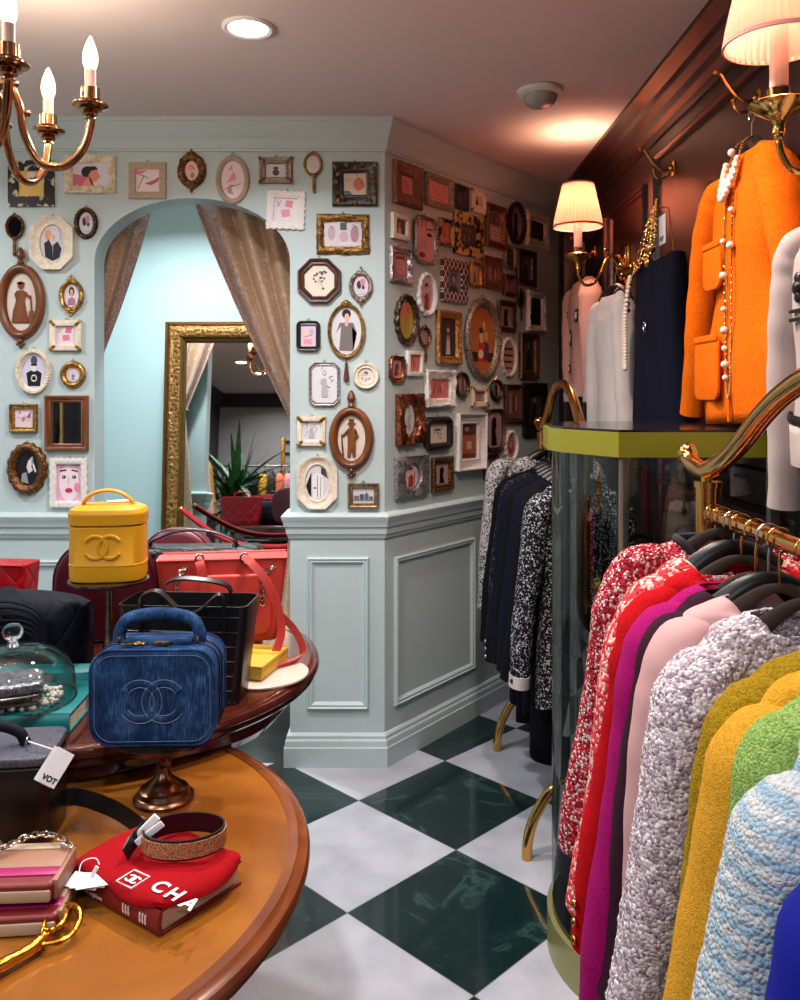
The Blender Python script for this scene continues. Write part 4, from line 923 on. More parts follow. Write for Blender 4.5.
m_velvet = plain('velvet_hanger', (62, 48, 38), .85, bump=.3, bscale=900)
def hanger_mesh(parent, kind='velvet', w=.185):
    m = m_velvet if kind == 'velvet' else m_black
    mb = MB(); th = .007 if kind == 'velvet' else .014
    w = w*.70; P = smooth_path([(-w, 0, -.178), (-w*.8, 0, -.158), (-.065, 0, -.120), (-.028, 0, -.092), (0, 0, -.084), (.028, 0, -.092), (.065, 0, -.120), (w*.8, 0, -.158), (w, 0, -.178)], 5)
    rr = [th*.8+.012*(abs(p.x)/w) for p in P]
    if kind == 'velvet': mb.tube(P, rr, 8, flat=(1.2, .55), up=(0, 0, 1)); mb.tube([(-w*.9, 0, -.178), (w*.9, 0, -.178)], .004, 6)
    else: mb.tube(P, [r*1.15 for r in rr], 10, flat=(1.25, .9), up=(0, 0, 1))
    mb.obj('hanger_body', m, parent)
    mb = MB(); R = .0175; A = [math.radians(a) for a in range(200, -100, -15)]
    P = [(R*math.cos(a), 0, -R+.0+R*math.sin(a)+.0) for a in A]; P = [(x, 0, z+.002) for x, _, z in P]+[(0, 0, -.045), (0, 0, -.084)]
    mb.tube(P, .0019, 6); mb.obj('hook', m_brass if kind == 'velvet' else m_chrome, parent)
def fold(x, z, k, a): return a*math.sin(x*k+z*5.1)+a*.5*math.sin(x*k*2.3-z*9)
def jacket_mesh_parts(t, mat, trim=None, lining=None, L=.70, sw=.155, thick=.050, sleeve=.55, buttons=0, bmat=None, pockets=0, flare=0.0, cuff=None, sr=.050, spread=.09, seed=0, neck=.075, collar=False, cuffbtn=0, hemtrim=None, placket=True, fluff=0.0, tipz=-.150):
    rnd = random.Random(seed); ph = rnd.uniform(0, 6)
    secs = [(-.098, neck, .030), (-.106, neck+.022, .034), (-.118, sw*.80, .038), ((tipz-.118)/2, sw*.92, .042), (tipz, sw*.985, .045), (tipz-.025, sw*1.01, .048), (-.22, sw*1.02, thick), (-.32, sw*1.0, thick*1.05), (-.42, sw*.93, thick*.98), (-.52, sw*.93+flare*.3, thick*.98), (-.62, sw*1.0+flare*.7, thick*1.02), (-L-.02, sw*1.05+flare, thick*1.0)]
    N = 44; rings = []
    for i, (z, a, b) in enumerate(secs):
        ring = []
        for k in range(N):
            th = 2*PI*k/N; c, s_ = math.cos(th), math.sin(th)
            e = .72
            x = a*math.copysign(abs(c)**e, c); y = b*math.copysign(abs(s_)**e, s_)
            down = max(0, -z-.3)
            y += fold(x, z, 30, .010*down*2+.001)+ .002*math.sin(ph+z*20)
            zz = z-(.055 if i == 0 else .02 if i == 1 else 0)*max(0, -s_)*(1-abs(c)**2) 
            if i == len(secs)-1: zz += .006*math.sin(th*3+ph)
            ring.append((x, y, zz))
        rings.append(ring)
    # a finer loft between the sections
    cols = [smooth_path([r[k] for r in rings], 4) for k in range(N)]; fine = [[cols[k][j] for k in range(N)] for j in range(len(cols[0]))]
    mb = MB(); mb.loft(fine, False, False)
    o = mb.obj('body', [mat], t, angle=70)
    sol = o.modifiers.new('cloth_thickness', 'SOLIDIFY'); sol.thickness = .003; sol.offset = -1
    if fluff: add_fluff(o, fluff)
    if lining is not None:
        mb = MB(); mb.loft([[Vector((p.x*.93, p.y*.86, p.z-.002)) for p in r] for r in fine[:16]], False, False); mb.obj('lining', lining, t, angle=70)
    for sg in (-1, 1):
        keys = [(sw*.62, tipz+.016, .55), (sw*.80, tipz+.010, .82), (sw*.94, tipz-.006, .98), (sw+spread*.05, tipz-.040, 1.04)]
        keys += [(sw+spread*(r_**.85)+.004*math.sin(r_*9+ph), tipz-sleeve*r_, 1.04-.30*r_) for r_ in (.16, .28, .42, .56, .70, .85, 1.0)]
        P3 = smooth_path([Vector(k_) for k_ in keys], 4); n = len(P3); path = []; rad = []
        for i, k_ in enumerate(P3):
            path.append((sg*k_.x, -.012*math.sin(i/n*PI*.8)-.006, k_.y-.014)); rad.append(sr*k_.z*(1+.025*math.sin(i*.55+ph)+.02*math.sin(i*1.3)))
        mb = MB(); mb.tube(path, rad, 18, flat=(.78, .98), up=(1, 0, 0), cap=True)
        so = mb.obj('sleeve', mat, t, angle=70)
        if fluff: add_fluff(so, fluff)
        e = Vector(path[-1]); e0 = Vector(path[-2])
        if cuff is not None: mb = MB(); mb.tube([e-(e-e0).normalized()*.035, e+Vector((0, 0, -.004))], [rad[-1]*1.06]*2, 18, flat=(.78, .98), up=(1, 0, 0)); mb.obj('cuff', cuff, t)
        for k in range(cuffbtn):
            mb = MB(); mb.ball(e+Vector((sg*rad[-1]*.70, -rad[-1]*.55, .02+.028*k)), .0075, 10, (.8, .8, 1)); mb.obj('button', bmat or m_brass, so)
    if trim is not None:
        P = [Vector(p) for p in rings[0]]; mb = MB(); mb.tube([p+Vector((0, 0, .002)) for p in P], .0075, 8, closed=True); mb.obj('neck_trim', trim, t)
    if placket:
        yb = -thick*1.03
        mb = MB(); P = [(0.0, -.036, -.165), (0, -thick*.98, -.24), (0, yb-.001, -.34), (0, yb, -.46), (0, yb, -.58), (0, yb, -L-.015)]
        mb.strip(P, .012, .004, (1, 0, 0)); mb.obj('placket', trim if trim is not None else mat, t)
        for k in range(buttons):
            mb = MB(); mb.ball((.012, yb-.006, -.26-k*(L-.32)/max(1, buttons-1)), .009, 10, (1, .5, 1)); mb.obj('button', bmat or m_brass, t)
        for k in range(pockets):
            sx = -1 if k % 2 else 1; zc = -.34 if k > 1 else -.56; ww = .085 if k > 1 else .105; hh = .075 if k > 1 else .10
            mb = MB(); rslab(mb, lambda d, ww=ww, hh=hh: rrect(ww-2*d, hh-2*d, .022), 0, -.008, .003); bmesh.ops.translate(mb.bm, verts=mb.bm.verts, vec=(sx*.085, -thick*1.0-.002, zc)); po = mb.obj('pocket', mat, t)
            mb = MB(); mb.box((sx*.085, -thick-.010, zc+hh/2-.008), (ww*.98, .005, .012), .002); mb.obj('pocket_band', trim if trim is not None else mat, po)
    if hemtrim is not None:
        mb = MB(); mb.tube([(p[0]*1.012, p[1]*1.02, p[2]+.012) for p in rings[-1]], 1.0, 6, flat=(.010, .0025), up=(0, 0, 1), closed=True); mb.obj('hem_trim', hemtrim, t)
    if collar:
        mb = MB()
        for sg in (-1, 1): mb.prism([(sg*.02, -.12), (sg*.075, -.10), (sg*.095, -.15), (sg*.045, -.225), (sg*.008, -.27)], -.052, -.044)
        mb.obj('lapel', mat, t)
_fl = {}
def add_fluff(o, amt):
    if amt not in _fl:
        tx = bpy.data.textures.new('fluff', 'CLOUDS'); tx.noise_scale = .012; _fl[amt] = tx
    sd = o.modifiers.new('fine', 'SUBSURF'); sd.levels = 2; sd.render_levels = 2
    d = o.modifiers.new('fluff', 'DISPLACE'); d.texture = _fl[amt]; d.strength = amt; d.mid_level = .5; d.texture_coords = 'LOCAL'

T = {}
T['redtweed'] = tweed('red_white_tweed', [(.40, (176, 30, 46)), (.24, (226, 214, 208)), (.2, (206, 70, 84)), (.16, (110, 16, 30))], 260, 1.0, dist=.005)
T['pinkcheck'] = tweed('pink_check', [(.45, (214, 70, 74)), (.35, (236, 190, 180)), (.2, (190, 40, 50))], 170, .8)
T['red'] = tweed('red_wool', [(.6, (184, 6, 18)), (.4, (164, 4, 14))], 420, .25, sh=.1)
T['magenta'] = tweed('magenta_wool', [(.6, (160, 8, 100)), (.4, (142, 6, 88))], 420, .2, sh=.1)
T['plum'] = tweed('plum_wool', [(.6, (52, 20, 38)), (.4, (44, 16, 32))], 420, .2, sh=.1)
T['pink'] = plain('pale_pink_crepe', (200, 156, 154), .75, bump=.1, bscale=300)
T['lilac'] = tweed('lilac_boucle', [(.38, (204, 188, 194)), (.22, (172, 154, 168)), (.25, (232, 226, 226)), (.15, (146, 130, 146))], 210, .9, dist=.0035)
T['mustard'] = tweed('mustard_boucle', [(.6, (158, 128, 16)), (.4, (134, 106, 10))], 420, .7, dist=.002)
T['yellow'] = tweed('yellow_wool', [(.6, (210, 156, 44)), (.4, (194, 138, 34))], 460, .5, dist=.002)
T['green'] = tweed('green_boucle', [(.5, (132, 166, 84)), (.3, (150, 184, 104)), (.2, (112, 146, 66))], 360, .8, dist=.0025)
T['bluetweed'] = tweed('light_blue_tweed', [(.4, (204, 208, 210)), (.3, (178, 194, 200)), (.3, (206, 200, 194))], 230, 1.0, stripe=15, stripec=(60, 150, 190), dist=.003)
T['royal'] = plain('royal_blue_knit', (4, 20, 132), .85, bump=.2, bscale=500, Specular_IOR_Level=.2)
T['navytrim'] = plain('navy_trim', (16, 18, 34), .8)
T['gt'] = tweed('grey_tweed', [(.35, (150, 148, 150)), (.3, (60, 58, 62)), (.35, (190, 186, 184))], 200, .9)
T['bk'] = plain('black_wool', (9, 10, 16), .9, bump=.2, bscale=400, Specular_IOR_Level=.12)
T['nv'] = plain('navy_wool', (11, 14, 30), .9, bump=.2, bscale=400, Specular_IOR_Level=.12)
T['bwt'] = tweed('black_white_tweed', [(.60, (16, 16, 22)), (.22, (60, 62, 70)), (.18, (200, 200, 206))], 260, .9)
T['speck'] = tweed('black_speckled', [(.9, (10, 10, 16)), (.10, (110, 110, 120))], 300, .6)
T['white'] = plain('white_cotton', (190, 184, 182), .8, bump=.15, bscale=300)
T['taupe'] = plain('stone_cotton', (176, 162, 158), .8, bump=.25, bscale=500)
T['orange'] = tweed('orange_wool', [(.55, (222, 106, 2)), (.45, (208, 92, 0))], 420, .5, dist=.002, sh=.15)
T['pinkjk'] = plain('blush_cotton', (196, 150, 142), .8, bump=.2, bscale=300)
T['creamj'] = plain('cream_crepe', (214, 196, 176), .8, bump=.1)
T['lblue'] = plain('pale_blue_collar', (150, 178, 200), .8, bump=.2)
T['lining'] = plain('cream_lining', (206, 170, 150), .5)
def hang(X, Y, Z, rz, label, cat, mat, hkind='velvet', name='jacket', hanglabel=None, **kw):
    lift = kw.pop('lift', 0)
    hg = thing('clothes_hanger', hanglabel or ('hanger holding the '+label), 'hanger', (X, Y, Z), rz)
    hanger_mesh(hg, hkind)
    hg.children[0].location.z = lift
    t = thing(name, label, cat, (X, Y, Z+lift), rz); jacket_mesh_parts(t, mat, **kw); return t
jackets = [
 (1.452, 'cream jacket hung behind the red flecked tweed one', 'creamj', 'velvet', dict(sleeve=.36, L=.58, sw=.13, spread=.03, tipz=-.125), .0),
 (1.420, 'red and white flecked tweed jacket with a navy collar', 'redtweed', 'velvet', dict(trim=T['navytrim'], cuff=T['navytrim'], lining=T['lining'], sleeve=.50, L=.66, fluff=.004, tipz=-.13, lift=.045, sw=.16), .0),
 (1.370, 'pink and white checked jacket next to the flecked tweed one', 'pinkcheck', 'plastic', dict(lining=T['lining'], sleeve=.50, fluff=.003, neck=.085, lift=.025), .0),
 (1.340, 'plain bright red jacket with gold cuff buttons', 'red', 'velvet', dict(cuffbtn=3, sleeve=.53, lift=.015), .0),
 (1.285, 'magenta wool jacket in the row', 'magenta', 'velvet', dict(cuffbtn=1, sleeve=.60, L=.74, sr=.056, neck=.085, thick=.054), .0),
 (1.240, 'dark plum jacket between the magenta and pale pink ones', 'plum', 'plastic', dict(sleeve=.52, neck=.09, spread=.07), .0),
 (1.205, 'pale pink smooth jacket in front of the plum one', 'pink', 'velvet', dict(sleeve=.52, spread=.06), .0),
 (1.120, 'fluffy lilac and white boucle tweed jacket', 'lilac', 'velvet', dict(sleeve=.64, L=.76, sr=.062, thick=.058, fluff=.009, tipz=-.168, spread=.10), -.0),
 (.955, 'mustard boucle jacket with a pale blue collar', 'mustard', 'velvet', dict(trim=T['lblue'], sleeve=.60, fluff=.004), .0),
 (.905, 'warm yellow wool jacket in the row', 'yellow', 'velvet', dict(sleeve=.64, L=.74, sr=.058, sw=.165, tipz=-.165, spread=.11), .0),
 (.850, 'light green boucle jacket behind the pale blue tweed', 'green', 'velvet', dict(sleeve=.56, fluff=.004, spread=.06, sw=.165, tipz=-.148), .0),
 (.795, 'pale blue and white striped chunky tweed jacket', 'bluetweed', 'velvet', dict(sleeve=.60, sr=.060, fluff=.005, sw=.18, spread=.12, tipz=-.190), .0),
 (.665, 'royal blue knitted jacket at the end of the row', 'royal', 'velvet', dict(sleeve=.60, sr=.064, sw=.19, spread=.10, tipz=-.205), .0),
]
for i, (y, lab, mk, hk, kw, dx) in enumerate(jackets):
    kw = dict(kw); kw['seed'] = i; kw.setdefault('sleeve', .55); kw.setdefault('placket', False)
    hang(RX+dx, y+.0, RZ+.0155, math.radians(random.uniform(-3, 3)), lab, 'jacket', T[mk], hk, **kw)
# the label inside the neck of the first jacket
mb = MB(); 
# rear rack
rear = [
 (3.38, 'jacket', 'grey flecked tweed coat at the far end of the back rack', 'gt', dict(L=.78, sleeve=.56, sw=.20, spread=.05, fluff=.003, collar=True, tipz=-.13, lift=.045), 1.0),
 (3.29, 'jacket', 'black jacket directly in front of the grey tweed coat', 'bk', dict(L=.88, sleeve=.60, sw=.17), 1.0),
 (3.21, 'jacket', 'black speckled evening jacket on the back rack', 'speck', dict(L=.82, sleeve=.60, sw=.16, trim=T['bk']), 1.0),
 (3.13, 'jacket', 'navy blazer on the back rack with cuff buttons', 'nv', dict(L=.92, sleeve=.62, sw=.165, cuffbtn=3, bmat=m_chrome), 1.0),
 (3.05, 'coat', 'long black coat in the middle of the back rack', 'bk', dict(L=.96, sleeve=.60, sw=.155), 1.0),
 (2.96, 'jacket', 'navy jacket next to the long black coat', 'nv', dict(L=.90, sleeve=.60, sw=.145), 1.0),
 (2.86, 'coat', 'long black coat directly behind the nubby tweed coat', 'bk', dict(L=1.01, sleeve=.60, sw=.135), 1.0),
 (2.76, 'coat', 'black and white nubby tweed coat with dark buttons and pale edge', 'bwt', dict(L=.80, sleeve=.58, sw=.135, spread=.065, fluff=.003, cuff=T['white'], cuffbtn=3, bmat=m_black, sr=.056, thick=.055), 1.0),
]
for i, (y, nm, lab, mk, kw, _) in enumerate(rear):
    kw = dict(kw); kw['seed'] = 40+i; kw['placket'] = False; kw.setdefault('spread', .075)
    hang(RX2, y, RZ2+.0155, math.radians(random.uniform(-4, 4)), lab, nm, T[mk], 'plastic', nm, **kw)

# ------------------------------------------------------------ wall hooks and wall clothes
def wall_hook(Y, Z, label):
    t = thing('wall_hook', label, 'hook', (XW, Y, Z))
    mb = MB(); mb.box((-.004, 0, 0), (.008, .028, .05), .003); mb.ball((-.012, 0, 0), .011, 10); mb.obj('hook_plate', m_brass, t)
    mb = MB(); mb.tube(smooth_path([(-.010, 0, 0), (-.035, 0, -.008), (-.06, 0, .004), (-.085, 0, .035), (-.10, 0, .06), (-.112, 0, .066)], 5), [.0045], 8) if False else mb.tube(smooth_path([(-.010, 0, 0), (-.035, 0, -.008), (-.06, 0, .004), (-.085, 0, .035), (-.10, 0, .06), (-.112, 0, .066)], 5), .0045, 8)
    mb.ball((-.115, 0, .067), .008, 8); mb.tube(smooth_path([(-.012, 0, -.006), (-.03, 0, -.028), (-.05, 0, -.036), (-.066, 0, -.026), (-.07, 0, -.008)], 5), .004, 8); mb.ball((-.07, 0, -.006), .0065, 8); mb.obj('hook_arms', m_brass, t)
hkY = [2.86, 2.18, 4.02, 1.55, 3.35]
for y, lab in zip(hkY, ('brass wall hook above the navy strapless top', 'brass wall hook above the orange jacket', 'brass wall hook beside the far sconce shade', 'brass wall hook above the white trimmed jacket', 'brass wall hook holding the white draped shirt')):
    wall_hook(y, {4.02: 2.12, 3.35: 1.95, 1.55: 1.96}.get(y, 2.21), lab)
def hook_extra(label, x, y, z, up):
    """long wire between the wall hook and a hanger"""
    pass
FACEW = math.radians(-90)
def hook_ext(parent, dz):
    mb = MB(); mb.tube([(0, 0, -.0), (0, 0, dz)], .0022, 6); mb.obj('hook_wire', m_chrome, parent)
# orange jacket
hx, hy, hz = XW-.068, 2.07, 2.145
hg = thing('clothes_hanger', 'black hanger of the orange jacket on the wall', 'hanger', (hx, hy, hz), FACEW); hanger_mesh(hg, 'plastic', .20)
t = thing('jacket', 'orange wool jacket with four pockets hung on the wood wall', 'jacket', (hx, hy, hz), FACEW)
jacket_mesh_parts(t, T['orange'], L=.75, sw=.170, sleeve=.575, sr=.055, thick=.055, flare=.085, pockets=0, spread=.19, tipz=-.165, lining=T['orange'], seed=77, placket=True)
for (xx, zz, ww, hh) in ((-.095, -.37, .120, .125), (-.135, -.63, .165, .17)):
    mb = MB(); rslab(mb, lambda d: rrect(ww-2*d, hh-2*d, .028), 0, -.010, .004); bmesh.ops.translate(mb.bm, verts=mb.bm.verts, vec=(xx, -.056, zz)); po = mb.obj('pocket', T['orange'], t)
    mb = MB(); mb.box((xx, -.067, zz+hh/2-.010), (ww*.98, .004, .016), .0015); mb.obj('pocket_band', T['orange'], po)
def pearl_chain(name, pts, r, mat, parent, step=None):
    P = smooth_path(pts, 12); step = step or r*2.05; mb = MB(); acc = 0; last = P[0]; mb.ball(P[0], r, 8)
    for p in P[1:]:
        acc += (p-last).length; last = p
        if acc >= step: mb.ball(p, r, 8); acc = 0
    return mb.obj(name, mat, parent)
m_pearl = plain('pearl', (232, 214, 196), .25, Coat_Weight=.5)
def necklace(label, loc, rz, w, drop, y, bigs):
    t = thing('pearl_necklace', label, 'necklace', loc, rz)
    mb_pts = [(-w, y+.02, 0), (-w*1.1, y, -drop*.3), (-w*.9, y, -drop*.7), (-w*.5, y, -drop*.95), (0, y, -drop), (w*.4, y, -drop*.9), (w*.7, y, -drop*.6), (w*.95, y, -drop*.25), (w, y+.02, 0), (0, y+.06, .03)]
    P = smooth_path(mb_pts, 12, closed=True)
    mb = MB(); mb.tube(P, .0018, 5, closed=True)
    for i, p in enumerate(P):
        if i % 1 == 0: mb.ball(p, .0032, 6)
    mb.obj('chain', m_brass, t)
    n = len(P)
    for q in bigs: p = P[int(q*n) % n]; mb = MB(); mb.ball(p+Vector((0, -.004, 0)), .0075 if bigs.index(q) % 2 else .0100, 10); mb.obj('pearl', m_pearl, t)
    return t
necklace('long gold and pearl chain draped over the orange jacket', (hx, hy-.02, hz-.105), FACEW, .024, .60, -.064, [.0, .12, .155, .19, .215, .24, .265, .29, .66, .70])
mb = MB(); P = smooth_path([(-.035, -.050, -.13), (-.02, -.062, -.17), (0, -.066, -.185), (.02, -.062, -.17), (.035, -.050, -.13)], 3)
nk = thing('pearl_necklace', 'chunky white pearl strands inside the orange jacket neck', 'necklace', (hx, hy, hz), FACEW)
for k in range(3):
    Q = [p+Vector((0, -.004*k, -.018*k)) for p in P]; 
    m2 = MB()
    for p in Q: m2.ball(p, .0085, 8)
    m2.obj('strand', m_pearl, nk)
mb.bm.free()
# white jacket by the near sconce
hx, hy, hz = XW-.10, 1.52, 1.925
hg = thing('clothes_hanger', 'black hanger of the white jacket under the near sconce', 'hanger', (hx, hy, hz), FACEW); hanger_mesh(hg, 'plastic', .19)
t = thing('jacket', 'off white jacket with black stripes and a camellia badge', 'jacket', (hx, hy, hz), FACEW)
jacket_mesh_parts(t, T['taupe'], L=.52, sw=.20, sleeve=.53, sr=.056, thick=.055, spread=.06, tipz=-.17, hemtrim=m_black, seed=5, trim=m_black)
for sg in (-1, 1):
    for dz in (0, .022):
        mb = MB(); mb.tube([(sg*.256, -.010, -.17-.53+.045+dz-.012), (sg*.256, -.010, -.17-.53+.052+dz-.012)], .0445, 18, flat=(.78, .98), up=(1, 0, 0)); mb.obj('cuff_stripe', m_black, t)
mb = MB()
for k in range(6): a = k*PI/3; mb.ball((-.11+.020*math.cos(a), -.058, -.27+.020*math.sin(a)), .013, 8, (1, .4, 1))
mb.ball((-.11, -.060, -.27), .012, 8); mb.box((-.11, -.058, -.315), (.085, .005, .007)); mb.box((-.11, -.058, -.332), (.085, .005, .007)); mb.obj('badge', m_black, t)
# navy strapless top
hx, hy, hz = XW-.068, 2.80, 2.165
hg = thing('clothes_hanger', 'thin gold wire hanger of the navy strapless top', 'hanger', (hx, hy, hz), FACEW)
mb = MB(); mb.tube([(0, 0, -.0), (.012, 0, .004), (.016, 0, -.012), (0, 0, -.03), (0, 0, -.10)], .002, 6); mb.obj('hook', m_chrome, hg)
mb = MB(); mb.tube([(0, 0, -.10), (-.09, 0, -.14), (-.13, 0, -.27)], .0022, 6); mb.tube([(0, 0, -.10), (.09, 0, -.12), (.14, 0, -.27)], .0022, 6); mb.tube([(-.13, 0, -.27), (.14, 0, -.27)], .0022, 6); mb.obj('hanger_body', m_brass, hg)
t = thing('top', 'navy strapless top hung on the wood wall behind a jewelled chain', 'top', (hx, hy, hz), FACEW)
rings = []
for z, a, b, dipf in ((-.27, .17, .045, .05), (-.34, .185, .05, .02), (-.45, .175, .055, 0), (-.58, .165, .055, 0), (-.72, .20, .06, 0), (-.95, .23, .065, 0)):
    ring = []
    for k in range(40):
        th = 2*PI*k/40; c, s_ = math.cos(th), math.sin(th)
        ring.append((a*math.copysign(abs(c)**.75, c), b*math.copysign(abs(s_)**.8, s_)+.008*math.sin(c*14+z*9), z+(.03*abs(math.sin(th*1.0+1.2))*(1 if dipf else 0))-dipf*(c > .2)*.6))
    rings.append(ring)
mb = MB(); mb.loft(rings, False, False); o = mb.obj('bodice', T['nv'], t, angle=70); sm = o.modifiers.new('s', 'SUBSURF'); sm.levels = 1; sm.render_levels = 1
mb = MB(); mb.tube([(.012*math.cos(a)+.05, -.066, -.50+.014*math.sin(a)) for a in [2*PI*i/14 for i in range(14)]], .0025, 6, closed=True); mb.obj('ring_emblem', m_chrome, t)
t = thing('jewelled_chain', 'bundle of gold chains and pearls hanging from the hook over the navy top', 'necklace', (hx, hy, hz-.10), FACEW)
for k in range(5):
    mb = MB(); x = -.05+.024*k; rq = random.Random(k)
    P = smooth_path([(0, -.01, .02), (x, -.03, -.05), (x*1.6-.02, -.045, -.15), (-.09-.01*k, -.075, -.24), (-.12, -.075, -.33)], 13)
    for i, p in enumerate(P): mb.ball(p+Vector((rq.uniform(-.004, .004), 0, rq.uniform(-.004, .004))), (.0035, .006, .0045, .0065, .004)[k]*(1.3 if i % 4 == 0 else .8), 7)
    mb.obj('chain', m_brass, t)
mb = MB()
for k in range(2): 
    P = smooth_path([(-.09, -.075, -.22), (-.125+.012*k, -.085, -.34), (-.13+.014*k, -.085, -.44), (-.125+.01*k, -.085, -.53)], 9)
    for p in P: mb.ball(p, .0085, 8)
mb.obj('pearl_string', m_pearl, t)
mb = MB(); mb.ball((.03, -.04, -.14), .017, 12); mb.ball((.02, -.045, -.185), .017, 12); mb.obj('pendant_ball', m_brass, t)
mb = MB(); mb.box((.055, -.01, -.085), (.065, .002, .095), .0005); pt = mb.obj('price_tag', m_paper, t); text_mesh('tag_lettering', 'VOT', .02, Matrix.Translation((.055, -.0125, -.115)) @ FACE, m_black, pt, bold=.0005)
# blush jacket with patches under the far sconce
hx, hy, hz = XW-.10, 3.80, 2.06
hg = thing('clothes_hanger', 'hanger of the blush patched jacket under the far sconce', 'hanger', (hx, hy, hz), FACEW); hanger_mesh(hg, 'velvet', .18)
t = thing('jacket', 'blush pink jacket with small black patches under the far sconce', 'jacket', (hx, hy, hz), FACEW)
jacket_mesh_parts(t, T['pinkjk'], L=.60, sw=.18, sleeve=.48, sr=.052, spread=.035, placket=True, seed=9, cuff=T['taupe'])
for (x, z, w_, h_) in ((.10, -.27, .06, .055), (-.03, -.36, .035, .07), (-.05, -.50, .03, .04), (-.11, -.25, .02, .03)):
    mb = MB(); mb.box((x, -.058, z), (w_, .004, h_), .001); mb.mi = 1; mb.box((x, -.0605, z), (w_*.35, .002, h_*.5)); mb.obj('patch', [m_black, m_paper], t)
# white draped shirt
hx, hy, hz = XW-.12, 3.18, 1.93
hg = thing('clothes_hanger', 'hanger of the white shirt beside the navy top', 'hanger', (hx, hy, hz), math.radians(-70)); hanger_mesh(hg, 'plastic', .15)
t = thing('shirt', 'white shirt with a small black collar hung between blush jacket and navy top', 'shirt', (hx, hy, hz), math.radians(-80))
jacket_mesh_parts(t, T['white'], L=.66, sw=.105, sleeve=.50, sr=.050, thick=.055, spread=.045, placket=False, seed=19, trim=m_black, neck=.05)

# ------------------------------------------------------------ glass cabinet
m_lime = plain('chartreuse_brass', (146, 142, 34), .35, .3)
m_glassp = pane_glass('cabinet_glass', (222, 238, 238), .14)
t = thing('display_cabinet', 'rounded glass display cabinet with a chartreuse edged top', 'display cabinet', (.72, 2.19, 0))
def loc(p): return (p[0]-.72, p[1]-2.19)
outer = [(.383, 2.19), (.402, 2.10), (.498, 1.925), (.925, 1.925), (.925, 2.50), (.498, 2.50), (.40, 2.36)]
mb = MB(); mb.prism([loc(p) for p in outer], 1.303, 1.360, 'XY'); mb.obj('top_edge', m_lime, t, smooth=False)
mb = MB(); mb.prism([(x*.985, y*.985) for x, y in [loc(p) for p in outer]], 1.3605, 1.366, 'XY'); mb.obj('top_panel', plain('black_glass_top', (24, 22, 24), .12), t, smooth=False)
Rg = .322
def arc(R, a0, a1, n): return [(R*math.cos(math.radians(a0+(a1-a0)*k/n)), R*math.sin(math.radians(a0+(a1-a0)*k/n))) for k in range(n+1)]
plan = lambda R: [(.19, -math.sqrt(R*R-.19**2))]+arc(R, -60, -300, 40)+[(.19, math.sqrt(R*R-.19**2))]
mb = MB(); mb.loft([[(x, y, z) for x, y in plan(Rg)] for z in (.115, 1.303)], False, False, closed=False); mb.obj('curved_glass', m_glassp, t, angle=60)
mb = MB(); pl = plan(Rg+.012)+[(.19, 0)]; mb.prism(pl, 0, .10, 'XY'); mb.obj('plinth', plain('olive_brass', (150, 146, 92), .35, .4), t, angle=30)
mb = MB(); mb.prism([(x*.96, y*.96) for x, y in pl], .1005, .115, 'XY'); mb.obj('base_board', m_wood, t, angle=30)
for (x, y) in ((-.205, -.235), (.12, -.285), (-.205, .235)):
    mb = MB(); mb.box((x, y, .708), (.022, .022, 1.186), .002); mb.obj('corner_post', plain('brushed_post', (150, 136, 124), .35, .9), t)
mb = MB(); mb.prism([(x*.955, y*.955) for x, y in pl], .80, .808, 'XY'); mb.obj('glass_shelf', m_glassp, t, angle=30)
# in the cabinet
def soft_bag(name, label, cat, locn, rz, dims, mat, handle=None, hmat=None):
    w_, d_, h_ = dims; t = thing(name, label, cat, locn, rz); mb = MB(); rings = []
    for q in range(9):
        f_ = q/8; z = h_*f_; k = 1-.25*f_**2; tp = 1-.55*f_**1.5
        rings.append([(x*k, y*tp, z) for x, y in rrect(w_, d_, d_*.4)])
    mb.loft(rings); mb.obj('body', mat, t, angle=60)
    if handle:
        mb = MB(); mb.tube(smooth_path([(-w_*.25, 0, h_*.95), (-w_*.22, 0, h_+handle*.7), (0, 0, h_+handle), (w_*.22, 0, h_+handle*.7), (w_*.25, 0, h_*.95)], 6), .006, 8); mb.obj('handle', hmat or mat, t)
    return t
soft_bag('handbag', 'black handbag standing on the glass shelf inside the cabinet', 'handbag', (.62, 2.20, .809), .3, (.22, .10, .17), plain('black_leather', (20, 18, 20), .3, bump=.15, bscale=180), .10)
soft_bag('handbag', 'wine red handbag standing on the bottom board inside the cabinet', 'handbag', (.62, 2.16, .116), .2, (.28, .12, .22), plain('wine_leather', (96, 20, 30), .35), .12)
soft_bag('handbag', 'black and white tweed handbag at the back of the cabinet shelf', 'handbag', (.80, 2.32, .809), -.4, (.20, .10, .20), T['bwt'], .08, m_black)
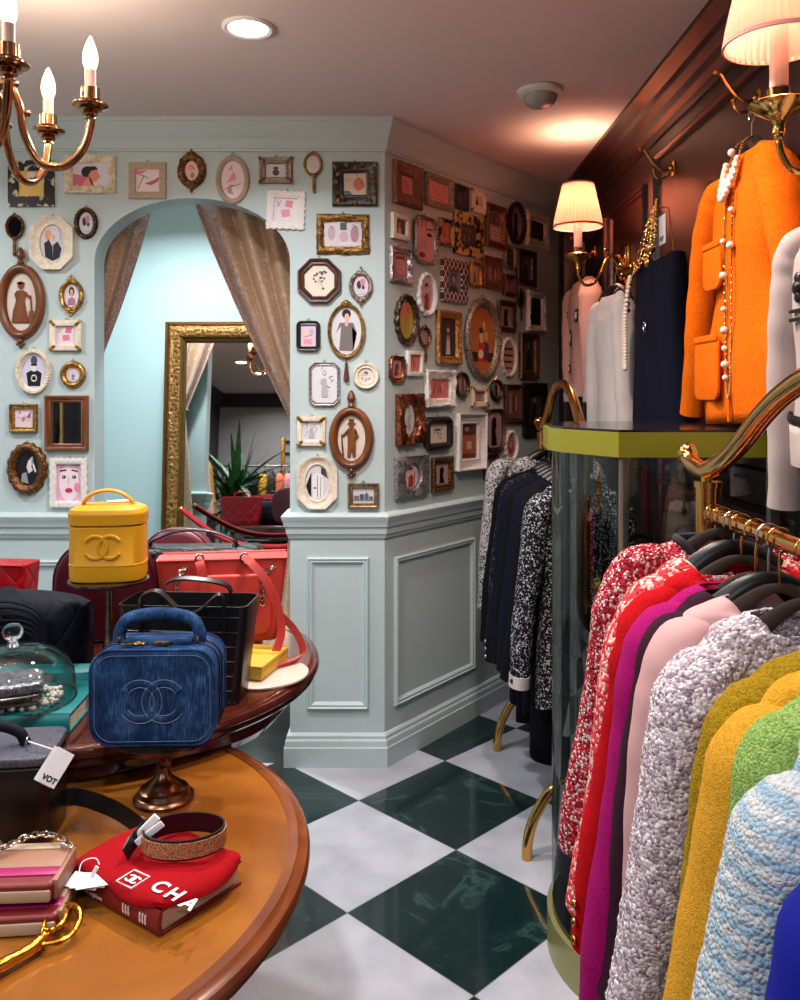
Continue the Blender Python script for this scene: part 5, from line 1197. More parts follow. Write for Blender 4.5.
# ------------------------------------------------------------ tables
m_honey = wood('honey_wood', (124, 70, 20), (176, 112, 40), 2.2, .20, (1.2, 1, 1), .35)
m_honeyd = wood('honey_rim', (96, 46, 18), (136, 74, 32), 4, .25, (1, 1, 1), .4)
m_cherry = wood('dark_cherry', (52, 18, 14), (92, 36, 26), 3, .12, (1, 1, 1), .6)
TL = Vector((-.734, 1.36, 0)); TLR, TLZ = .586, .70
TD = Vector((-.75, 2.12, 0)); TDR, TDZ = .545, .78
def round_table(label, c, R, Z, m_top, m_rim, apron_mod=0):
    t = thing('round_table', label, 'table', c)
    mb = MB(); mb.lathe([(R-.035, Z-.012), (R-.034, Z-.0005), (.001, Z)], 96, cap=False); mb.obj('tabletop', m_top, t, angle=30)
    mb = MB(); mb.lathe([(R-.036, Z-.012), (R-.0355, Z+.0012), (R-.020, Z+.0012), (R-.014, Z-.004), (R-.004, Z-.006), (R, Z-.013), (R, Z-.020), (R-.006, Z-.027), (R-.010, Z-.029), (R-.008, Z-.036), (R-.014, Z-.042), (R-.04, Z-.045), (R-.04, Z-.012)], 96, cap=False); mb.obj('rim', m_rim, t, angle=30)
    wav = (lambda a, k: 1+.022*math.sin(a*8)) if apron_mod else None
    mb = MB(); ra = R-.055
    mb.lathe([(ra, Z-.044), (ra+.008, Z-.060), (ra+.012, Z-.075), (ra-.004, Z-.095), (ra-.03, Z-.105), (ra-.03, Z-.044)], 96, cap=False, mod=wav); mb.obj('apron', m_cherry, t, angle=30)
    mb = MB(); mb.lathe([(.02, Z-.045), (.16, Z-.048), (.15, Z-.07), (.06, Z-.10), (.045, Z-.16), (.075, Z-.24), (.085, Z-.32), (.055, Z-.40), (.045, Z-.44), (.07, Z-.47), (.075, .20), (.05, .17), (.02, .16)], 36); mb.obj('pedestal', m_cherry, t)
    for k in range(4):
        a = PI/4+k*PI/2; d = Vector((math.cos(a), math.sin(a), 0))
        mb = MB(); P = smooth_path([d*.04+Vector((0, 0, .23)), d*.14+Vector((0, 0, .22)), d*.24+Vector((0, 0, .12)), d*.32+Vector((0, 0, .045)), d*.37+Vector((0, 0, .022))], 5)
        mb.tube(P, [.035-.014*i/len(P) for i in range(len(P))], 10); mb.ball(d*.37+Vector((0, 0, .022)), .022, 10); mb.obj('leg', m_cherry, t)
    return t
round_table('round honey brown wooden table nearest the viewer', TL, TLR, TLZ, m_honey, m_honeyd)
round_table('round dark cherry wood table crowded with handbags', TD, TDR, TDZ, m_cherry, m_cherry, 1)

m_cop = mottled('antique_copper', (96, 62, 44), (150, 108, 82), 40, .28, 1.0, .2)
m_pew = mottled('antique_pewter', (96, 82, 78), (140, 124, 116), 40, .28, 1.0, .2)
def stand(label, loc, h, rp, m, rb=.055):
    t = thing('display_stand', label, 'display stand', loc)
    mb = MB(); mb.lathe([(rb, 0), (rb, .006), (rb*.93, .010), (rb*.86, .012), (rb*.80, .020), (rb*.62, .024), (rb*.56, .030), (rb*.40, .036), (rb*.26, .044), (rb*.18, .055), (rb*.17, .060), (rb*.24, .064), (rb*.26, .070), (rb*.20, .076), (rb*.14, h-.035), (rb*.2, h-.026), (rb*.16, h-.018), (rb*.3, h-.010)], 36); mb.obj('stem', m, t)
    mb = MB(); mb.lathe([(.01, h-.012), (rp*.93, h-.010), (rp, h-.006), (rp, h-.001), (rp*.97, h), (.001, h)], 48); mb.obj('plate', m, t)
    return t
def stitch(mb, P, dash=.004, r=.0005):
    for i in range(0, len(P)-1, 2): mb.tube([P[i], P[i+1]], r, 4)
# --- blue denim vanity case
def denim():
    t = NT('denim'); co = t.coord((1, 1, 1)); n = t.add('ShaderNodeTexNoise', i_Scale=28.0, i_Detail=6.0); t.link(co, n.inputs['Vector'])
    w1 = t.add('ShaderNodeTexNoise', i_Scale=500.0, i_Detail=2.0); t.link(t.coord((1, 1, .12)), w1.inputs['Vector'])
    f = t.math('ADD', t.math('MULTIPLY', n.outputs['Fac'], .55), t.math('MULTIPLY', w1.outputs['Fac'], .45))
    t.link(t.ramp(f, [(.36, rgb(14, 36, 70)), (.52, rgb(28, 62, 106)), (.66, rgb(66, 108, 152))]), t.b.inputs['Base Color'])
    t.set(Roughness=.85); t.b.inputs['Specular IOR Level'].default_value = .2; t.bump(w1.outputs['Fac'], .3, .001); return t.m
m_denim = denim(); m_stitch = plain('pale_stitch', (124, 138, 160), .7)
m_navyl = plain('dark_navy_leather', (14, 24, 52), .45)
c0 = at_z(163, 800, TLZ); stc = Vector((c0.x, c0.y+.005, TLZ))
stand('copper pedestal stand carrying the blue denim case', stc, .116, .082, m_cop)
t = thing('vanity_case', 'blue denim vanity case with a stitched ring emblem and top handle', 'handbag', (stc.x-.010, stc.y+.01, TLZ+.1165), math.radians(2))
W, D, Hh = .222, .110, .170
mb = MB(); rslab(mb, lambda d: rrect(W-2*d, Hh-2*d, .038, 7, cy=Hh/2), -D/2, D/2, .006); mb.obj('body', m_denim, t, angle=45)
for y in (-D/2+.003, D/2-.003):
    mb = MB(); P = [(x, y, z) for x, z in rrect(W+.001, Hh+.001, .039, 7, cy=Hh/2)]; mb.tube(P, .0026, 8, closed=True); mb.obj('piping', m_denim, t)
mb = MB(); P = [(x, 0, z) for x, z in rrect(W+.003, Hh+.003, .040, 7, cy=Hh/2) if z > .05]; 
P = [(W/2+.001, 0, .02)]+P+[(-W/2-.001, 0, .02)]
for dy in (-.012, .012): mb.tube([(x, dy, z) for x, _, z in P], .0016, 6)
mb.obj('zip', m_navyl, t)
mb = MB(); mb.box((0, 0, Hh+.004), (.125, .042, .010), .003); mb.obj('handle_tab', m_denim, t)
mb = MB(); P = smooth_path([(-.072, 0, Hh), (-.074, 0, Hh+.018), (-.060, 0, Hh+.042), (-.025, 0, Hh+.052), (.025, 0, Hh+.052), (.060, 0, Hh+.042), (.074, 0, Hh+.018), (.072, 0, Hh)], 6); mb.tube(P, .0115, 14); mb.obj('handle', m_denim, t)
for sx in (-1, 1):
    mb = MB(); mb.tube([(sx*.072, .014*math.cos(a), Hh+.006+.010*math.sin(a)) for a in [2*PI*i/12 for i in range(12)]], .0022, 6, closed=True); mb.obj('handle_ring', m_gold, t)
mb = MB(); mb.tube([(-.03+.010*math.cos(a), -.03+.006*math.sin(a), Hh+.007) for a in [2*PI*i/12 for i in range(12)]], .0018, 6, closed=True); mb.box((-.052, -.032, Hh+.006), (.022, .008, .003), .001); mb.box((0.01, -.028, Hh+.007), (.03, .009, .005), .001); mb.obj('zip_pull', m_gold, t)
mb = MB(); cc_mark(mb, (.0, -D/2-.0005, Hh*.47), .039, .0135, .0022); lg = mb.obj('logo', m_denim, t)
mb = MB()
for w_ in (.039, .0255):
    r = w_; 
    for sgn in (-1, 1):
        off = .039*.54; P = [(sgn*(off+r*math.cos(math.radians(34+k*292/30))), -D/2-.0020, Hh*.47+r*math.sin(math.radians(34+k*292/30))) for k in range(31)]; mb.tube(P, .00042, 4)
mb.obj('logo_stitching', m_stitch, t)
mb = MB(); P = [(x, -D/2-.0008, z) for x, z in rrect(W-.016, Hh-.016, .032, 7, cy=Hh/2)]; mb.tube(P, .0003, 4, closed=True); mb.obj('edge_stitching', m_stitch, t)
# --- yellow vanity on its stand
m_yel = plain('yellow_leather', (212, 154, 22), .42, bump=.12, bscale=260)
YC = Vector(((109-400)/F*2.0, 2.0, TDZ)); 
stand('dark pewter stand carrying the yellow case', YC, .232, .092, m_pew, .060)
def sell(w_, d_, p=.62, n=48, cy=0):
    return [((w_/2)*math.copysign(abs(math.cos(a))**p, math.cos(a)), cy+(d_/2)*math.copysign(abs(math.sin(a))**p, math.sin(a))) for a in [2*PI*i/n for i in range(n)]]
t = thing('vanity_case', 'yellow leather cylinder case with an embossed ring emblem', 'handbag', (YC.x, YC.y, TDZ+.2325), math.radians(6))
W, D, Hy = .172, .125, .185
def ringz(k, z): return [(x*k, y*k, z) for x, y in sell(W, D)]
mb = MB(); mb.loft([ringz(.93, 0), ringz(.985, .003), ringz(1, .010), ringz(1, .038), ringz(1.012, .039), ringz(1.012, .0405), ringz(.998, .042), ringz(1, .125), ringz(1, .127), ringz(.985, .128)]); mb.obj('body', m_yel, t, angle=35)
mb = MB(); mb.loft([ringz(1.0, .132), ringz(1.02, .133), ringz(1.025, .137), ringz(1.025, .154), ringz(1.03, .156), ringz(1.02, .159), ringz(.97, .167), ringz(.80, .174), ringz(.4, .177), ringz(.02, .178)]); mb.obj('lid', m_yel, t, angle=35)
mb = MB(); mb.loft([ringz(.975, .127), ringz(.975, .133)], False, False); mb.obj('zip', plain('zip_tan', (150, 110, 30), .5), t)
mb = MB(); P = smooth_path([(-.060, -.004, .166), (-.052, -.01, .186), (-.030, -.014, .203), (0, -.015, .209), (.030, -.014, .203), (.052, -.01, .186), (.060, -.004, .166)], 6); mb.tube(P, 1.0, 10, flat=(.0075, .0045), up=(0, 1, 0)); mb.obj('handle', m_yel, t)
mb = MB(); mb.box((.02, .02, .1795), (.055, .03, .002), .0005, rot=Matrix.Rotation(.3, 3, 'Z')); mb.obj('paper_tag', m_paper, t)
mb = MB(); cc_mark(mb, (.0, -D/2-.0005, .083), .030, .0085, .0024); mb.obj('logo', m_yel, t)
# --- black tote in front of coral
m_blk = plain('black_calf', (16, 15, 18), .32, bump=.12, bscale=160)
m_coral = plain('coral_leather', (190, 60, 52), .42, bump=.08, bscale=120)
m_silv = plain('silver_metal', (200, 190, 180), .2, 1.0)
def tote_body(mb, w0, w1, d0, d1, h, open_=True, th=.004):
    R = lambda w_, d_, z, k=0: [(x, y, z) for x, y in rrect(w_-2*k, d_-2*k, .018, 4)]
    n = 6; L = [R(w0*.98, d0*.96, 0), R(w0, d0, .004)]
    for i in range(1, n+1): q = i/n; L.append(R(w0+(w1-w0)*q, d0+(d1-d0)*q, h*q))
    if open_:
        L.append(R(w1, d1, h, th))
        for i in range(n, -1, -1): q = i/n; L.append(R(w0+(w1-w0)*q, d0+(d1-d0)*q, max(.006, h*q), th))
    mb.loft(L, True, True)
pb = at_z(186, 708, TDZ)
t = thing('tote_bag', 'black leather open tote behind the blue denim case', 'handbag', (pb.x-.008, pb.y+.070, TDZ), math.radians(-4))
mb = MB(); tote_body(mb, .24, .285, .10, .13, .215); mb.obj('body', m_blk, t, angle=40)
mb = MB()
for k in range(1, 7):
    z = k*.032; q = z/.215; yy = -(.10+.03*q)/2-.0008; ww = .24+.045*q
    mb.tube([(-ww/2+.015, yy, z), (ww/2-.015, yy, z)], .0011, 4)
    for j in range(4): x = -ww/2+.03+(j+.5*(k % 2))*.055; mb.tube([(x, yy, z), (x, yy-.001, min(.21, z+.032))], .0009, 4)
mb.obj('brick_quilting', m_blk, t)
for y, tw in ((-.066, -.01), (.066, .0)):
    mb = MB(); P = smooth_path([(-.085, y-.004, .16), (-.085, y-.004, .210), (-.075+tw, y+.006, .235), (-.04+tw, y+.01, .243)] + ([(.0, y+.0, .205), (.04, y-.01, .208), (.085, y-.006, .243), (.095, y-.004, .215), (.095, y-.004, .16)] if y < 0 else [(.03, y, .240), (.07, y, .225), (.075, y, .18)]), 6)
    mb.strip(P, .016, .004, (0, 1, .25)); mb.obj('handle', m_blk, t)
# --- coral tote
pc = Vector(((219-400)/F*2.16, 2.16, 0)); 
t = thing('box', 'flat yellow box under the coral bag', 'box', (-.365, 2.03, TDZ), math.radians(-14))
mb = MB(); mb.box((0, 0, .014), (.14, .16, .024), .002); mb.obj('body', plain('yellow_card', (206, 170, 56), .6), t)
mb = MB(); mb.box((0, 0, .0295), (.143, .163, .010), .0015); ld = mb.obj('lid', plain('yellow_card', (206, 170, 56), .6), t)
text_mesh('lettering', 'LIVRE CHIC', .015, Matrix.Translation((.01, -.0806, .012)) @ FACE, plain('gold_ink', (176, 140, 40), .6), t)
t = thing('tray', 'pale marble board under the yellow box', 'tray', (-.33, 2.01, TDZ), math.radians(-20))
mb = MB(); mb.box((0, 0, -.0), (.01, .01, .001)); mb.bm.clear(); mb.lathe([(.105, 0), (.112, .002), (.112, .006), (.108, .008), (.001, .008)], 40); mb.obj('board', plain('pale_marble', (206, 190, 176), .25), t)
for o in bpy.data.objects:
    if o.name == 'box': o.location.z = TDZ+.0085
t = thing('tote_bag', 'coral red leather tote with silver ringed straps on a yellow box', 'handbag', (-.452, 2.16, TDZ+.048), math.radians(9))
mb = MB(); tote_body(mb, .27, .325, .11, .10, .205, False); mb.obj('body', m_coral, t, angle=40)
mb = MB(); rslab(mb, lambda d: [(x*(1+.0*z), z) for x, z in rrect(.235-2*d, .150-2*d, .022, 5, cx=.005, cy=.095)], -.068, -.050, .006); mb.obj('front_pocket', m_coral, t)
mb = MB(); mb.tube([(-.155, -.050, .206), (.160, -.050, .206)], .0035, 6); mb.tube([(-.155, .050, .206), (.160, .050, .206)], .0035, 6); mb.obj('edge_piping', m_coral, t)
for x, y in ((-.055, -.052), (.055, -.052)):
    mb = MB(); mb.tube([(x+.010*math.cos(a), y-.002, .208+.013*math.sin(a)) for a in [2*PI*i/14 for i in range(14)]], .003, 6, closed=True); mb.obj('strap_ring', m_silv, t)
chain_part('chain', [(-.108, -.070, .10), (-.108, -.072, .15), (-.104, -.070, .172), (-.088, -.060, .190)], m_silv, t, .006, .012, .002)
chain_part('chain', [(.100, -.070, .10), (.100, -.072, .15), (.104, -.068, .170), (.13, -.058, .188)], m_silv, t, .006, .012, .002)
mb = MB(); mb.strip(smooth_path([(-.055, -.058, .205), (-.050, -.066, .19), (-.040, -.070, .14), (-.028, -.070, .09)], 5), .022, .004, (1, 0, .2)); mb.obj('strap', m_coral, t)
mb = MB(); mb.strip(smooth_path([(.055, -.06, .212), (.075, -.085, .20), (.115, -.11, .15), (.145, -.12, .06), (.13, -.13, -.01), (.09, -.145, -.035), (.06, -.15, -.038)], 6), .020, .004, (1, -.2, .3)); mb.obj('strap', m_coral, t)
mb = MB(); mb.strip(smooth_path([(.135, -.11, .085), (.175, -.10, .04), (.198, -.10, -.01), (.18, -.12, -.032), (.12, -.16, -.038), (.06, -.19, -.038)], 6), .018, .004, (.6, -.2, .8)); mb.obj('strap', m_coral, t)
# --- black quilted top handle bag
m_bq = quilt('black_quilt', (10, 9, 12), 42, .42, .8)
t = thing('flap_bag', 'black quilted bag with curved top handle behind the coral tote', 'handbag', (-.585, 2.40, TDZ), math.radians(3))
mb = MB(); rslab(mb, lambda d: [(x, z) for x, z in rrect(.38-2*d, .225-2*d, .022, 5, cy=.1125)], -.055, .055, .012); mb.obj('body', m_bq, t)
mb = MB(); rslab(mb, lambda d: rrect(.386-2*d, .10-2*d, .02, 5, cy=.185), -.062, .058, .010); mb.obj('flap', m_bq, t)
mb = MB(); P = smooth_path([(-.12, -.01, .230), (-.115, -.01, .253), (-.06, -.01, .276), (0, -.01, .283), (.06, -.01, .276), (.115, -.01, .253), (.12, -.01, .230)], 6); mb.tube(P, 1.0, 8, flat=(.010, .005), up=(0, 1, 0)); mb.obj('handle', m_blk, t)
for sx in (-1, 1):
    mb = MB(); mb.tube([(sx*.12+.010*math.cos(a), -.01, .236+.008*math.sin(a)) for a in [2*PI*i/12 for i in range(12)]], .002, 6, closed=True); mb.obj('handle_ring', m_gold, t)
# burgundy rounded bags
m_bur = plain('burgundy_leather', (70, 16, 28), .3, bump=.05, bscale=100)
m_plum = plain('dusty_plum_leather', (110, 44, 58), .35, bump=.05, bscale=100)
def dome_bag(label, loc, rz, w_, d_, h_, mat, hand=.0):
    t = thing('dome_bag', label, 'handbag', loc, rz); mb = MB(); rslab(mb, lambda d: [(x, z) for x, z in rrect(w_-2*d, h_-2*d, min(w_, h_)*.42, 10, cy=h_/2) if True], -d_/2, d_/2, .015); mb.obj('body', mat, t, angle=50)
    mb = MB(); mb.tube([(x, -d_/2+.012, z) for x, z in rrect(w_+.001, h_+.001, min(w_, h_)*.42, 10, cy=h_/2)], .003, 6, closed=True); mb.obj('piping', mat, t)
    if hand: mb = MB(); mb.tube(smooth_path([(-w_*.2, 0, h_-.004), (-w_*.17, 0, h_+hand*.8), (0, 0, h_+hand), (w_*.17, 0, h_+hand*.8), (w_*.2, 0, h_-.004)], 6), .0055, 8); mb.obj('handle', mat, t)
    return t
dome_bag('large burgundy leather bag standing behind the yellow case', (-.80, 2.32, TDZ), .1, .26, .13, .275, m_bur)
dome_bag('dusty plum rounded bag behind the black quilted bag', (-.665, 2.545, TDZ), .0, .20, .08, .262, m_plum)
# --- navy quilted duffel
m_navq = quilt('navy_nylon_quilt', (8, 12, 30), 34, .7, .9); m_navq.node_tree.nodes['Principled BSDF'].inputs['Specular IOR Level'].default_value = .2
m_navn = plain('navy_nylon', (8, 12, 28), .75, Specular_IOR_Level=.25, bump=.2, bscale=80)
t = thing('duffel_bag', 'large navy quilted soft bag with ribbed shoulder behind the glass dome', 'handbag', (-.955, 2.05, TDZ), math.radians(0))
mb = MB(); rings = []
for i in range(13):
    q = i/12; x = -.20+.40*q; k = math.sin(PI*min(1, max(0, (q*.96+.02))))**.35
    rings.append([(x, y*k, z) for y, z in [(yy, zz*(.80+.20*k)) for yy, zz in rrect(.19, .185, .06, 5, cy=.0925)]])
mb.loft(rings); mb.obj('body', m_navq, t, angle=60)
mb = MB()
for j in range(6):
    r = .035+.016*j
    P = smooth_path([(-.02, -.097, .185-.016*j), (.06, -.099, .187-.014*j), (.115-.004*j, -.097, .165-.010*j), (.135-.004*j, -.094, .12-.006*j), (.137-.004*j, -.09, .06)], 6); mb.tube(P, .0036, 6)
mb.obj('ribbed_seam', m_navn, t)
mb = MB(); mb.strip(smooth_path([(-.18, -.100, .06), (-.10, -.102, .11), (-.04, -.099, .155), (.0, -.06, .188), (.02, .0, .192)], 5), .030, .004, (1, .1, -.9)); mb.obj('strap', m_navn, t)
mb = MB(); mb.box((-.12, -.03, .195), (.16, .05, .016), .005); mb.obj('handle_wrap', m_black, t)
# red quilted tote
m_rq = quilt('red_quilt', (160, 8, 24), 40, .35, .7)
t = thing('tote_bag', 'bright red quilted tote at the picture edge below the framed face', 'handbag', (-1.155, 2.33, TDZ), math.radians(-5))
mb = MB(); tote_body(mb, .26, .30, .11, .10, .205, False); mb.obj('body', m_rq, t, angle=40)
mb = MB(); mb.tube([(-.145, -.05, .206), (.148, -.05, .206)], .004, 6); mb.obj('edge_piping', plain('red_leather', (170, 12, 26), .35), t)
mb = MB(); mb.tube(smooth_path([(-.06, -.05, .202), (-.05, -.05, .235), (0, -.05, .243), (.05, -.05, .235), (.06, -.05, .202)], 5), .005, 8); mb.obj('handle', plain('red_leather', (170, 12, 26), .35), t)
# --- teal book, cloche, clutch
m_tealb = plain('teal_cloth', (8, 116, 118), .45, bump=.05, bscale=300)
def book(label, loc, rz, L, W_, th, cover, name='book', n_cat='book'):
    """spine along local X at -Y, pages toward +X end"""
    t = thing(name, label, n_cat, loc, rz)
    mb = MB(); mb.box((0, W_*.01, th/2), (L-.010, W_-.010, th-.008)); mb.obj('pages', plain('page_edges', (206, 196, 180), .8, bump=.6, bscale=700), t)
    mb = MB(); mb.box((0, 0, .002), (L, W_, .004), .001); mb.box((0, 0, th-.002), (L, W_, .004), .001)
    P = [(-W_/2+.001, 0), (-W_/2-.004, th*.2), (-W_/2-.006, th*.5), (-W_/2-.004, th*.8), (-W_/2+.001, th), (-W_/2+.005, th), (-W_/2+.002, th*.5), (-W_/2+.005, 0)]
    mb.prism(P, -L/2, L/2, 'YZ'); mb.obj('cover', cover, t, angle=30)
    return t
pt = at_z(30, 727, TDZ)
book('teal clothbound book under the glass dome, lowest of the pile', (-.79, 1.755, TDZ), math.radians(3), .27, .20, .038, m_tealb)
tb = book('small teal book behind the glass dome', (-.79, 1.90, TDZ), math.radians(2), .22, .07, .050, m_tealb); mb = MB(); mb.box((0, -.036, .025), (.2205, .001, .022)); mb.obj('black_band', m_black, tb)
t = thing('jewellery_string', 'coil of small white beads and stones on the teal book', 'necklace', (-.80, 1.735, TDZ+.038))
rnd = random.Random(3); mb = MB()
for k in range(120):
    a = k*.21; r = .085+.012*math.sin(k*.9)+rnd.uniform(-.006, .006); mb.ball((r*math.cos(a)*1.05, r*math.sin(a)*.80, .0055+.004*(k % 3 == 0)), .0055, 6)
mb.obj('beads', mottled('bead_mix', (196, 182, 160), (236, 232, 226), 90, .25), t)
t = thing('clutch_bag', 'hard silver clutch lying on the beads under the glass dome', 'clutch', (-.815, 1.690, TDZ+.051), math.radians(24)); t.scale = (1.2, 1.2, 1.1)
mb = MB(); rslab(mb, lambda d: rrect(.155-2*d, .085-2*d, .018, 5), 0, .020, .005, plane='XY'); mb.obj('lower_shell', m_silv, t)
mb = MB(); rslab(mb, lambda d: rrect(.158-2*d, .088-2*d, .018, 5), .021, .041, .006, plane='XY'); mb.obj('lid', mottled('jewelled_silver', (120, 124, 140), (226, 226, 230), 160, .25, .8, .9), t)
mb = MB(); mb.box((.0, -.044, .020), (.02, .006, .010), .002); mb.obj('clasp', m_gold, t)
m_gl = pane_glass('cloche_glass', (246, 248, 248), .14)
t = thing('glass_cloche', 'clear glass dome with a knob over the silver clutch', 'glass dome', (-.795, 1.735, TDZ+.0385))
mb = MB(); mb.lathe([(.122, 0), (.122, .035), (.118, .055), (.106, .078), (.083, .097), (.050, .108), (.016, .112)], 56, cap=False); mb.obj('dome', m_gl, t, angle=80)
mb = MB(); mb.lathe([(.120, -.0), (.124, .0), (.124, .003), (.120, .003)], 56, cap=False); mb.obj('rim', m_gl, t)
mb = MB(); mb.lathe([(.014, .111), (.009, .118), (.010, .124), (.017, .130), (.021, .140), (.019, .150), (.011, .157), (.001, .159)], 20); mb.obj('knob', glass('knob_glass'), t)
# --- black box bag with tag on the light table
m_blt = plain('black_pebbled', (15, 14, 17), .45, bump=.8, bscale=420)
t = thing('box_bag', 'black boxy bag with a white shop tag on the honey table', 'handbag', (-.700, 1.43, TLZ), math.radians(7))
W, D, Hb = .235, .135, .152
mb = MB(); rslab(mb, lambda d: rrect(W-2*d, D-2*d, .020, 5), 0, Hb-.012, .006, plane='XY'); mb.obj('body', plain('black_smooth', (12, 11, 13), .3), t)
mb = MB(); rslab(mb, lambda d: rrect(W+.003-2*d, D+.003-2*d, .021, 5), Hb-.0115, Hb+.004, .004, plane='XY'); mb.obj('lid', mottled('grey_pebble', (46, 48, 60), (84, 88, 102), 300, .5, 0, .6), t)
mb = MB(); mb.tube(smooth_path([(-.02, -.02, Hb+.004), (-.015, -.02, Hb+.030), (.02, -.015, Hb+.040), (.055, -.01, Hb+.026), (.066, -.008, Hb+.005)], 6), .009, 12); mb.obj('handle', m_navn, t)
mb = MB(); mb.tube([(.070, -.01+.010*math.cos(a), Hb+.008+.009*math.sin(a)) for a in [2*PI*i/12 for i in range(12)]], .002, 6, closed=True); mb.obj('handle_ring', m_silv, t)
def tag_M(loc, rx, ry, rz): return Matrix.Translation(loc) @ Matrix.Rotation(rz, 4, 'Z') @ Matrix.Rotation(ry, 4, 'Y') @ Matrix.Rotation(rx, 4, 'X')
TM = tag_M((.132, -.070, Hb-.012), -.35, .60, .15) @ Matrix.Scale(.80, 4)
for nm, dy, lbl in (('price_tag', 0, True), ('price_tag', .004, False)):
    mb = MB(); mb.M = TM @ Matrix.Translation((-.008*dy*200, dy, -.004*dy*100)); mb.box((0, 0, 0), (.038, .0008, .070)); tg = mb.obj(nm, m_paper, t, smooth=False)
    if lbl: text_mesh('tag_lettering', 'VOT', .015, TM @ Matrix.Translation((.001, -.0008, -.024)) @ FACE, m_black, tg, bold=.0006)
mb = MB(); mb.tube(smooth_path([(.072, -.012, Hb+.010), (.085, -.035, Hb+.016), TM @ Vector((0, -.001, .030))], 5), .0012, 5); mb.obj('tag_loop', m_paper, t)
t = thing('leather_strap', 'broad black leather strap curling over the honey table', 'strap', (0, 0, TLZ))
q = lambda u, v, z=TLZ: at_z(u, v, z)-Vector((0, 0, TLZ))
mb = MB(); mb.strip(smooth_path([q(58, 800, TLZ+.012), q(75, 797, TLZ+.012), q(95, 802, TLZ+.012), q(118, 812, TLZ+.012), q(138, 826, TLZ+.012), q(150, 838, TLZ+.014)], 6), .030, .003, (0, .35, 1)); mb.obj('strap', m_blk, t)
# --- red book, knitted scarf, belt
A = at_z(160, 937, TLZ); B = at_z(242, 884, TLZ); C_ = at_z(74, 889, TLZ)
ang = math.atan2((A-C_).y, (A-C_).x); Lb = (A-C_).length; Wb = (B-A).length
ctr = A+(C_-A)/2+(B-A)/2
m_redb = plain('red_cloth', (120, 24, 24), .5, bump=.08, bscale=300)
bk = book('thick red book with printed spine on the honey table', (ctr.x, ctr.y, TLZ), ang, Lb, Wb, .036, m_redb)
for k, (tx, x, sz) in enumerate((('histoire', -.045, .009), ('des anglaises', -.035, .009))):
    text_mesh('spine_lettering', tx, sz, Matrix.Translation((x-.01, -Wb/2-.0066, .024-.010*k)) @ FACE, m_paper, bk)
for x in (.025, .031, .037, .062, .068, .074): mb = MB(); mb.box((x, -Wb/2-.0055, .018), (.002, .002, .013)); mb.obj('spine_mark', m_paper, bk)
m_knit = plain('red_knit', (150, 4, 16), .9, Specular_IOR_Level=.15, bump=.3, bscale=500)
t = thing('scarf', 'folded red knitted scarf with white lettering lying on the red book', 'scarf', (ctr.x, ctr.y, TLZ+.0365), ang)
mb = MB(); nx, ny = 22, 16; top = {}; bot = {}
def edge_r(u_, v_): return Lb*.56*u_, Wb*.54*v_
for layer, dd in ((top, .008), (bot, 0)):
    for i in range(nx+1):
        for j in range(ny+1):
            u_, v_ = -1+2*i/nx, -1+2*j/ny
            x, y = edge_r(u_, v_)
            k = 1+.03*math.sin(v_*3+1)*u_; x *= k; y *= 1+.04*math.sin(u_*4)
            x *= 1-.08*abs(v_)**4; y *= 1-.08*abs(u_)**4
            over = max(0, abs(x)-Lb/2)+max(0, abs(y)-Wb/2)
            z = dd+.0025*math.sin(u_*5+v_*3)*(1 if dd else 0)+.002-over*.75
            if dd and (i in (0, nx) or j in (0, ny)): z -= .003
            layer[i, j] = mb.v((x, y, z))
for i in range(nx):
    for j in range(ny):
        mb.f([top[i, j], top[i+1, j], top[i+1, j+1], top[i, j+1]]); mb.f([bot[i, j+1], bot[i+1, j+1], bot[i+1, j], bot[i, j]])
for i in range(nx): mb.f([bot[i, 0], bot[i+1, 0], top[i+1, 0], top[i, 0]]); mb.f([top[i, ny], top[i+1, ny], bot[i+1, ny], bot[i, ny]])
for j in range(ny): mb.f([top[0, j], top[0, j+1], bot[0, j+1], bot[0, j]]); mb.f([bot[nx, j], bot[nx, j+1], top[nx, j+1], top[nx, j]])
sc = mb.obj('body', m_knit, t, angle=60)
Ri = Matrix.Rotation(-ang, 3, 'Z'); lp = lambda u, v: Ri @ (at_z(u, v, TLZ+.049)-Vector((ctr.x, ctr.y, TLZ+.049)))
l0, l1, l2 = lp(133, 877), lp(155, 886), lp(196, 905); ta = math.atan2((l2-l1).y, (l2-l1).x)
def scz(x, y): return .0105+.0025*math.sin(x/(Lb*.56)*5+y/(Wb*.54)*3)
for ch, q_ in (('C', .12), ('H', .48), ('A', .85)):
    pc_ = l1.lerp(l2, q_); text_mesh('lettering', ch, .034, Matrix.Translation((pc_.x, pc_.y, scz(pc_.x, pc_.y)+.0012)) @ Matrix.Rotation(ta, 4, 'Z'), m_paper, t, bold=.0009)
mb = MB(); e = .0165; P = [(-e, -e), (e, -e), (e, e), (-e, e)]; LM = Matrix.Translation((l0.x, l0.y, scz(l0.x, l0.y)+.0016)) @ Matrix.Rotation(ta, 4, 'Z')
mb.M = LM; mb.tube([(x, y, 0) for x, y in P], .0010, 4, closed=True); mb.M = LM @ Matrix.Rotation(-PI/2, 4, 'X'); cc_mark(mb, (0, 0, 0), .0088, .0034, .0006); mb.obj('logo', m_paper, t)
bc = at_z(180, 856, TLZ+.048)
t = thing('belt', 'coiled black belt with a woven tan face on the red scarf', 'belt', (bc.x, bc.y+.024, TLZ+.0515), math.radians(8))
ov = [(.062*math.cos(a), .044*math.sin(a), .0145) for a in [2*PI*i/48 for i in range(48)]]
mb = MB(); mb.tube([(x*.985, y*.98, z) for x, y, z in ov], 1.0, 4, flat=(.0150, .0016), up=(0, 0, 1), closed=True); mb.obj('strap', m_blk, t)
